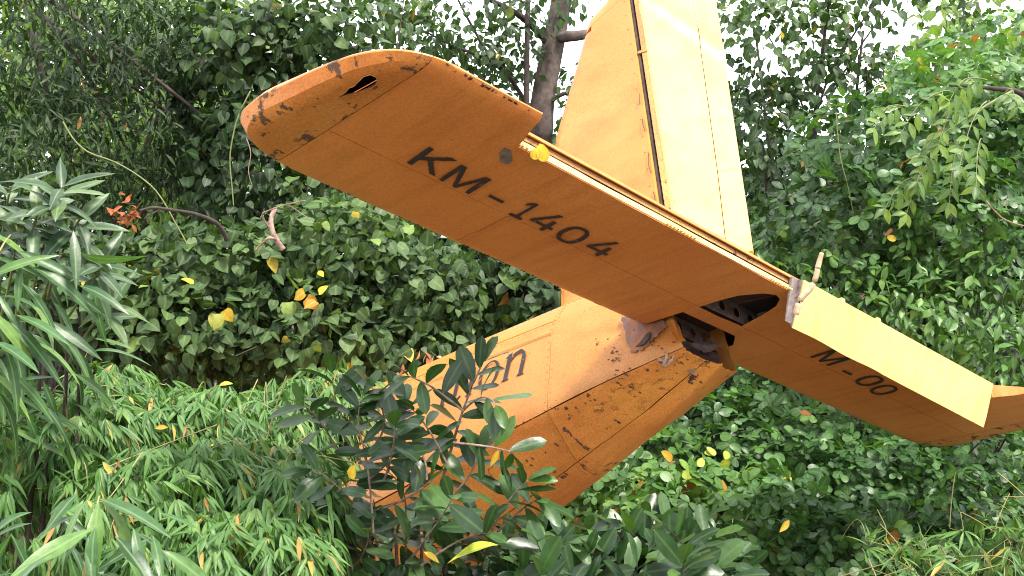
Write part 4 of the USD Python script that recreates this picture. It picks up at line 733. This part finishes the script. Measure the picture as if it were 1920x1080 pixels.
bamboo('bamboo_shrub', 'fine-leaved bamboo mound left of the fuselage, its top brushing the wreck', 'bamboo', [(440, 800, 4.1, 200, 80, 0.4), (560, 760, 4.3, 120, 60, 0.3), (280, 790, 4.0, 150, 80, 0.4), (470, 900, 3.8, 190, 100, 0.4), (620, 720, 4.5, 70, 35, 0.25), (600, 830, 4.25, 75, 70, 0.2), (650, 770, 4.6, 60, 45, 0.2), (220, 720, 4.1, 70, 45, 0.3)], 84, 0.088, L_BAMBOO, LANCE, gxy(420, 4.2), 31, tips=[(215, 680, 4.0), (190, 700, 4.0), (700, 715, 4.3), (690, 735, 4.3), (640, 665, 4.5), (665, 690, 4.4)])
bamboo('bamboo_shrub', 'fine-leaved bamboo drooping across the lower left of the picture', 'bamboo', [(120, 830, 3.6, 160, 100, 0.4), (330, 930, 3.5, 180, 110, 0.4), (530, 980, 3.5, 130, 110, 0.3), (120, 960, 3.3, 160, 120, 0.4), (400, 1040, 3.2, 230, 90, 0.3)], 70, 0.088, L_BAMBOO, LANCE, gxy(220, 3.6), 32)
bamboo('bamboo_shrub', 'tuft of bright bamboo blades in the bottom right corner', 'bamboo', [(1800, 1040, 4.3, 110, 50, 0.3), (1890, 1000, 4.5, 70, 50, 0.3), (1680, 1060, 4.2, 90, 50, 0.3)], 16, 0.095, L_BAMBOO, LANCE, gxy(1790, 4.4), 33, down=0.45, culms=6)
# ---- broad blades in the near bottom left corner and long arching ones above
def blades(name, label, cat, specs, m, tpl, base, seed, stemm=M_STEM, extra=None):
    """specs: (x, y, distance, dx, dy, length in metres, towards the viewer): each leaf runs from a point towards a photo direction."""
    b = Plant(name, label, cat, base, seed=seed); r = b.rng
    for x, y, d, dx, dy, ln, tw in specs:
        p = at(x, y, d); q = at(x + dx * 100, y + dy * 100, d - tw); D = unit(q - p)
        b.leaves(p[None], D[None], unit(np.array([0, -0.5, 0.85]) + 0.25 * r.normal(size=3))[None], ln, tpl, m)
    return b
b = blades('broad_leaf_bamboo', 'broad-bladed bamboo in the bottom left corner, nearest the viewer', 'bamboo', [
    (185, 935, 2.7, 1.0, .35, .25, .1), (190, 940, 2.7, 1.0, .9, .20, .1), (185, 940, 2.65, -.15, 1, .19, .1), (170, 935, 2.7, -.7, .55, .17, .1), (175, 990, 2.6, -.9, .45, .22, .1), (180, 985, 2.6, -.25, 1, .17, .1),
    (150, 965, 2.75, -1, .25, .15, .0), (250, 990, 2.6, .25, 1, .15, .1), (165, 1000, 2.6, .1, 1, .16, .1), (110, 1030, 2.5, -1, .5, .19, .1), (215, 1005, 2.6, .8, .75, .22, .1), (60, 960, 2.8, -.9, .2, .18, .0), (70, 1040, 2.5, -.2, 1, .15, .0), (240, 1050, 2.5, .6, .8, .17, .0), (130, 1040, 2.5, .3, 1, .15, .0), (20, 1000, 2.6, .5, .9, .16, .0), (300, 1030, 2.6, .9, .5, .2, .0), (145, 925, 2.8, -.5, .5, .14, .1)], L_BIG, BLADE, gxy(160, 2.8), 41)
b.stem([b.base, at(150, 1120, 2.7), at(175, 1000, 2.7), at(186, 930, 2.75)], 0.006, 0.002, M_CULM, 'culm')
b.stem([b.base + [0.05, 0, 0], at(90, 1120, 2.6), at(110, 1030, 2.6)], 0.005, 0.002, M_CULM, 'culm')
r_ = b.rng
for k in range(34):
    x, y = r_.uniform(-40, 330), r_.uniform(960, 1120); d = r_.uniform(2.7, 3.0); p = at(x, y, d)
    b.leaves(p[None], unit(r_.normal(size=3) * [0.8, 0.4, 0.3] + [0, -0.3, -0.5])[None], unit([0, -.5, .8] + 0.3 * r_.normal(size=3))[None], r_.uniform(0.10, 0.18), BLADE, L_BIG, r_.random() * 0.6)
b.finish()
b = blades('broad_leaf_bamboo', 'arching long-bladed bamboo at the left edge below the whorled shrub', 'bamboo', [
    (-20, 520, 3.0, 1, -.55, .17, .0), (0, 555, 3.0, 1, .1, .15, .1), (40, 560, 3.0, 1, .55, .20, .1), (30, 590, 2.95, 1, .35, .21, .1), (20, 605, 2.95, 1, .75, .19, .1), (-10, 640, 2.9, 1, .5, .18, .1), (10, 655, 2.9, .5, 1, .16, .1), (60, 640, 3.0, 1, .4, .16, .0), (-20, 480, 3.1, 1, .3, .2, .0), (30, 470, 3.1, 1, .4, .2, .0), (60, 500, 3.1, 1, .35, .2, .05), (40, 530, 3.1, .9, .8, .18, .05), (-30, 690, 2.9, 1, .6, .17, .0), (-10, 730, 2.9, .8, .9, .17, .0), (-20, 580, 2.9, .8, .8, .18, .0), (90, 600, 3.1, .9, .6, .18, .0), (20, 700, 3.0, .9, .7, .16, .0), (100, 530, 3.2, 1, .5, .17, 0), (-20, 440, 3.1, .9, .2, .16, 0)], L_BIG, LONG if False else BLADE, gxy(-60, 3.1), 42)
b.stem([b.base, at(-60, 800, 3.0), at(-30, 560, 3.0), at(20, 440, 3.1)], 0.007, 0.002, M_CULM, 'culm')
r_ = b.rng
for k in range(70):
    x, y = r_.uniform(-60, 190), r_.uniform(430, 820); x -= max(0, (y - 640)) * 0.55; d = r_.uniform(3.1, 3.5); p = at(x, y, d)
    b.leaves(p[None], unit([0.7, -0.1, -0.55] + 0.5 * r_.normal(size=3))[None], unit([0, -.5, .8] + 0.35 * r_.normal(size=3))[None], r_.uniform(0.11, 0.2), BLADE, L_BIG, r_.random() * 0.75)
b.finish()
def whorl(b, tip, base, d, n, size, tpl, m, spread=0.9, down=0.25):
    """A shoot whose long leaves stand round its tip."""
    r = b.rng; e, s0 = at(*tip, d), at(*base, d + 0.15); ax_ = unit(e - s0); u = unit(np.cross(ax_, [0.2, 1, 0.1])); w = np.cross(ax_, u)
    b.stem([s0, (s0 + e) / 2 + r.normal(size=3) * 0.01, e], 0.005, 0.003, M_STEM, 'stem', 5)
    g = np.arange(n) * 2.4 + r.random() * 6; t = np.linspace(0, 1, n)
    P = e - ax_ * (0.07 * (1 - t))[:, None]; D = unit(ax_ * (0.25 + 0.5 * t)[:, None] + spread * (np.cos(g)[:, None] * u + np.sin(g)[:, None] * w) + np.array([0, 0, -down]) + 0.1 * r.normal(size=(n, 3)))
    b.leaves(P, D, unit(ax_ + np.array([0, -0.45, 0.5])), size * r.uniform(0.75, 1.15, n), tpl, m)
b = Plant('long_leaved_shrub', 'shrub with whorls of long grey-green leaves at the left edge', 'shrub', gxy(30, 3.4), seed=43); r_ = b.rng
for tp, bs, d, n in (((118, 350), (60, 560), 3.2, 11), ((70, 400), (30, 600), 3.2, 10), ((20, 350), (0, 560), 3.3, 10), ((150, 410), (90, 560), 3.25, 9), ((190, 500), (110, 620), 3.3, 8), ((30, 450), (0, 600), 3.2, 9), ((110, 470), (60, 620), 3.3, 9), ((-10, 400), (-20, 600), 3.2, 8), ((210, 570), (130, 680), 3.4, 7)):
    whorl(b, tp, bs, d, n, 0.145, LONG, L_RHODO)
for k in range(6): b.stem([b.base + [0.05 * k - 0.1, 0, 0], at(20 + 25 * k, 800, 3.4), at(20 + 25 * k, 580, 3.4)], 0.009, 0.004, M_BARKD, 'stem')
b.finish()
# ---- cherry laurel in front of the fuselage
def shoot(b, pts, d, n, size, r0=0.0045, m=None, mat_=None, start=0.25, tpl=BAY, face=(0, -0.55, 0.75)):
    """A woody shoot with alternate glossy leaves. pts: photo points; d: distance at each end."""
    r = b.rng; m = m or L_LAUREL; P0 = np.array([at(px, py, d[0] + (d[1] - d[0]) * k / (len(pts) - 1)) for k, (px, py) in enumerate(pts)])
    b.stem(P0, r0, r0 * 0.4, mat_ or M_DEAD, 'stem', 6)
    from scipy.interpolate import PchipInterpolator
    tk = np.linspace(0, 1, len(P0)); f = [PchipInterpolator(tk, P0[:, k]) for k in range(3)]; t = np.linspace(start, 1, n)
    C = np.stack([q(t) for q in f], 1); Dr = unit(np.stack([q(np.minimum(t + 0.01, 1)) - q(np.minimum(t + 0.01, 1) - 0.02) for q in f], 1)); side = unit(np.cross(Dr, BACK)); up_ = np.cross(side, Dr)
    g = np.arange(n) * np.pi + 0.5 * r.normal(size=n); sd = np.where(np.arange(n) % 2 == 0, 1.0, -1.0)
    D = unit(Dr * (0.35 + 0.5 * (t ** 3))[:, None] + side * (sd * (0.85 - 0.35 * t ** 3))[:, None] + up_ * (0.35 * r.normal(size=n))[:, None] + np.array([0, 0, -0.12]) + 0.12 * r.normal(size=(n, 3)))
    b.leaves(C, D, unit(np.array(face) + 0.35 * r.normal(size=(n, 3))), size * r.uniform(0.72, 1.15, n), tpl, m, np.clip(r.random(n) * 0.85 + 0.1 * t, 0, 0.96))
    b.leaves(C[-1:], Dr[-1:], unit(np.array(face))[None], size * 0.8, tpl, m, 0.8)
b = Plant('laurel_shrub', 'glossy cherry laurel in front of the fuselage lettering, one shoot standing highest', 'shrub', gxy(820, 3.7), seed=51); r_ = b.rng
shoot(b, [(800, 1010), (838, 870), (868, 770), (905, 680)], (3.55, 3.5), 17, 0.118, 0.007)
for pts, n in (([(868, 770), (800, 720), (765, 705)], 7), ([(850, 830), (930, 840), (960, 850)], 5), ([(868, 770), (905, 745), (930, 760)], 5), ([(838, 870), (800, 800), (775, 770)], 7), ([(700, 1000), (690, 880), (672, 790), (680, 740)], 13), ([(690, 880), (640, 800), (622, 700)], 9), ([(690, 900), (750, 830), (760, 760)], 8),
    ([(720, 1040), (650, 930), (585, 880)], 10), ([(760, 1050), (760, 940), (720, 880)], 10), ([(830, 950), (880, 890), (900, 850)], 7), ([(660, 1080), (640, 1000), (610, 950)], 9), ([(760, 1060), (820, 980), (850, 930)], 9), ([(640, 860), (600, 790), (570, 760)], 7), ([(700, 960), (770, 930), (810, 900)], 8), ([(610, 1080), (600, 1040), (640, 985)], 9), ([(640, 1080), (680, 1040), (690, 1000)], 9), ([(790, 1060), (870, 1010), (910, 1000)], 8), ([(900, 1060), (940, 960), (990, 900)], 9), ([(930, 1000), (985, 950), (1010, 935)], 7), ([(720, 900), (735, 850), (740, 800)], 9), ([(800, 900), (790, 850), (750, 840)], 8), ([(690, 850), (720, 790), (700, 730)], 8)):
    shoot(b, pts, (3.5 + 0.1 * r_.normal(), 3.35 + 0.12 * r_.normal()), n, 0.115, 0.004)
P_, N_ = lump_points(r_, [(720, 1040, 3.75, 150, 70, 0.25), (820, 1050, 3.7, 150, 60, 0.25), (640, 960, 3.8, 80, 80, 0.2), (960, 1075, 3.6, 110, 50, 0.25)], 27, seed=5)
b.leaves(P_, hang(N_, r_, 0.6, 0.3, 0.6), faceup(N_, r_), 0.115 * r_.uniform(0.7, 1.2, len(P_)), BAY, L_LAUREL, r_.random(len(P_)) * 0.9)
for k in range(4): b.stem([b.base + [0.06 * k - 0.1, 0, 0], at(700 + 45 * k, 1150, 3.6), at(690 + 50 * k, 1000, 3.55)], 0.011, 0.006, M_DEAD, 'stem')
b.finish()
b = Plant('laurel_shrub', 'dark laurel below the torn belly at the bottom centre', 'shrub', gxy(1080, 3.5), seed=52); r_ = b.rng
for k in range(34):
    x, y = r_.uniform(930, 1330), r_.uniform(1000, 1110); y += max(0, 1120 - x) * 0.15; dd = 3.5 + 0.25 * r_.normal()
    shoot(b, [(x, y + 90), (x + r_.normal() * 25, y + 30), (x + r_.normal() * 45, y - 30)], (dd + .1, dd - .1), 9, 0.115, 0.003, mat_=M_BARKD)
P_, N_ = lump_points(r_, [(1120, 1070, 3.8, 190, 70, 0.3), (1260, 1060, 3.8, 150, 80, 0.3), (1010, 1100, 3.6, 130, 50, 0.3)], 36, seed=6)
b.leaves(P_, hang(N_, r_, 0.6, 0.3, 0.6), faceup(N_, r_), 0.11 * r_.uniform(0.7, 1.2, len(P_)), BAY, L_LAUREL, r_.random(len(P_)) * 0.9)
q = at(935, 1022, 3.15); b.leaves(q[None], unit(at(845, 1018, 3.1) - q)[None], np.array([[0, -.5, .8]]), 0.135, LONG, L_LIME, 0.7)
b.finish()
# ---- small things lying or hanging about
def litter(name, label, cat, spots, m, tpl, seed, size, group=None, parent_d=None):
    b = Plant(name, label, cat, at(*spots[0]), group, seed); r = b.rng
    for s in spots:
        p = at(*s); b.leaves(p[None], unit(r.normal(size=3) * [1, .5, .5] + [0, -0.2, -0.3])[None], unit([0, -.8, .6] + 0.4 * r.normal(size=3))[None], size * r.uniform(0.8, 1.2), tpl, m)
    b.finish(min_px=1)
litter('withered_leaf_cluster', 'cluster of rust-red withered leaves on a bare branch at left', 'dead leaves', [(238 + dx, 398 + dy, 5.3) for dx, dy in rng.normal(0, 13, (26, 2))], L_RUSTY, OVAL, 61, 0.05)
litter('yellow_leaf_cluster', 'three hanging yellow heart-shaped leaves in the middle of the left shrub', 'leaves', [(575, 560, 5.6), (592, 565, 5.55), (570, 548, 5.6), (598, 548, 5.6)], L_YEL, HEART, 62, 0.065)
litter('variegated_sprig', 'pale yellow-green sprig sticking out of the climber bank', 'leaves', [(1325, 838, 4.9), (1340, 850, 4.9), (1360, 862, 4.9), (1380, 860, 4.9), (1350, 872, 4.9), (1318, 858, 4.9)], L_LIME, ROUND, 63, 0.045)
for n_, (x, y, d, lb) in enumerate([(437, 720, 3.75, 'yellow leaf on top of the bamboo mound'), (290, 803, 3.5, 'yellow-brown leaf caught in the bamboo, nearest its left shoulder'), (665, 872, 3.2, 'yellow leaf lying among the laurel left of the wreck'), (935, 843, 3.3, 'small yellow leaf on a laurel twig across the orange panel'), (340, 523, 5.4, 'yellow leaf low in the shrub, just left of the dead branch'), (597, 508, 5.6, 'single yellow leaf above the hanging yellow cluster'), (1240, 846, 4.9, 'yellow leaf on the climber bank close to the belly'), (1480, 975, 4.4, 'ochre leaf low in the climber bank at bottom right'), (212, 888, 3.2, 'brown leaf hanging in the lower bamboo'), (795, 1035, 3.1, 'yellow leaf fallen into the laurel at the bottom edge')]):
    litter('fallen_leaf', lb, 'leaf', [(x, y, d)], L_YEL if n_ not in (8,) else L_PINK, OVAL if n_ % 2 else ROUND, 70 + n_, 0.065 if d > 4 else 0.05)
# on the wreck itself
q = to_world((-0.556, 1.285, 0.012)); b = Plant('fallen_leaf', 'bright yellow leaf stuck on the hinge line next to the notch', 'leaf', q, seed=81)
b.leaves(np.array([q + CW[:, 1] * -0.012 + BACK * 0.008, q + BACK * 0.010]), np.array([unit(CW[:, 1] + CW[:, 0] * 0.3), unit(CW[:, 1] - CW[:, 0] * 0.7)]), np.array([BACK, BACK]), np.array([0.05, 0.035]), ROUND, L_YEL, 0.9); b.finish(min_px=1)
b = Plant('leaf_litter', 'heap of dry pinkish leaves lying on the fuselage spine', 'dead leaves', to_world((1.42, 0.06, 0.19)), seed=82); r_ = b.rng
xs_ = r_.uniform(1.26, 1.62, 70); P_ = np.array([to_world((x, r_.uniform(-0.10, 0.12), 0.272 - 0.074 * x + 0.03 + r_.uniform(0.0, 0.045) * (1 - abs(x - 1.44) / 0.2))) for x in xs_])
b.leaves(P_, unit(r_.normal(size=P_.shape)), unit(np.array([0, 0, 0.8]) + 0.7 * r_.normal(size=P_.shape)), 0.05 * r_.uniform(0.7, 1.2, len(P_)), OVAL, L_PINK); b.finish(min_px=1)
def branch(name, label, runs, m, cat='branch'):
    b0 = at(*runs[0][0][0]); p = thing(name, label, cat, b0)
    for pts, r0, r1 in runs:
        t = tube([at(*q) for q in pts], r0, r1, 8); t.apply_translation(-b0); part('limb', t, m, p, True)
branch('dead_branch', 'bare pale pinkish forked branch in the dark hollow under the tail tip', [([(532, 468, 5.35), (520, 452, 5.35), (510, 430, 5.35), (508, 412, 5.36), (516, 392, 5.4)], 0.0135, 0.011), ([(519, 450, 5.35), (505, 446, 5.3), (492, 456, 5.3), (478, 470, 5.3)], 0.008, 0.004), ([(508, 428, 5.35), (498, 418, 5.32), (492, 402, 5.3), (512, 392, 5.28), (540, 383, 5.25), (572, 376, 5.2)], 0.005, 0.0025), ([(540, 384, 5.26), (562, 398, 5.26), (592, 420, 5.26)], 0.002, 0.001)], M_DEAD)
branch('dead_branch', 'dark curved branch carrying the rust-red withered leaves', [([(425, 450, 5.7), (405, 418, 5.6), (350, 398, 5.5), (300, 390, 5.4), (262, 395, 5.3)], 0.013, 0.005), ([(300, 392, 5.4), (270, 410, 5.35)], 0.005, 0.003)], M_BARKD)
branch('bent_stick', 'bent pale stick leaning in the gap at the elevator root', [([(1492, 590, 3.62), (1502, 560, 3.62), (1520, 540, 3.62), (1531, 515, 3.62), (1533, 500, 3.62)], 0.011, 0.008), ([(1533, 503, 3.62), (1537, 488, 3.62), (1541, 474, 3.62)], 0.0095, 0.007)], M_PALEWOOD, 'stick')
branch('climber_tendril', 'long thin yellow-green stem slanting across the dark trees at left', [([(118, 228, 5.6), (160, 282, 5.6), (220, 306, 5.6), (290, 355, 5.6), (330, 420, 5.6), (352, 460, 5.6)], 0.004, 0.003)], M_STEM, 'stem')
branch('climber_tendril', 'thin pale stem hanging beside the raised tail tip', [([(470, 170, 6.0), (440, 240, 6.0), (431, 300, 6.0), (435, 350, 6.0), (438, 385, 6.0)], 0.004, 0.003)], M_STEM, 'stem')
branch('climber_tendril', 'bare curling vine dangling under the leading edge of the tail tip', [([(462, 260, 5.0), (470, 290, 5.0), (466, 318, 5.0), (472, 345, 5.0)], 0.0025, 0.0015)], M_DEAD, 'stem')
branch('climber_tendril', 'leafy thread of vine hanging down the round-leaved tree', [([(1568, 210, 6.0), (1575, 290, 6.0), (1590, 350, 6.0), (1600, 400, 6.0)], 0.003, 0.002)], M_STEM, 'stem')
branch('climber_tendril', 'bare grey vine curving at the right edge', [([(1835, 355, 5.6), (1860, 390, 5.6), (1885, 412, 5.6), (1925, 424, 5.6)], 0.004, 0.003)], M_DEAD, 'stem')
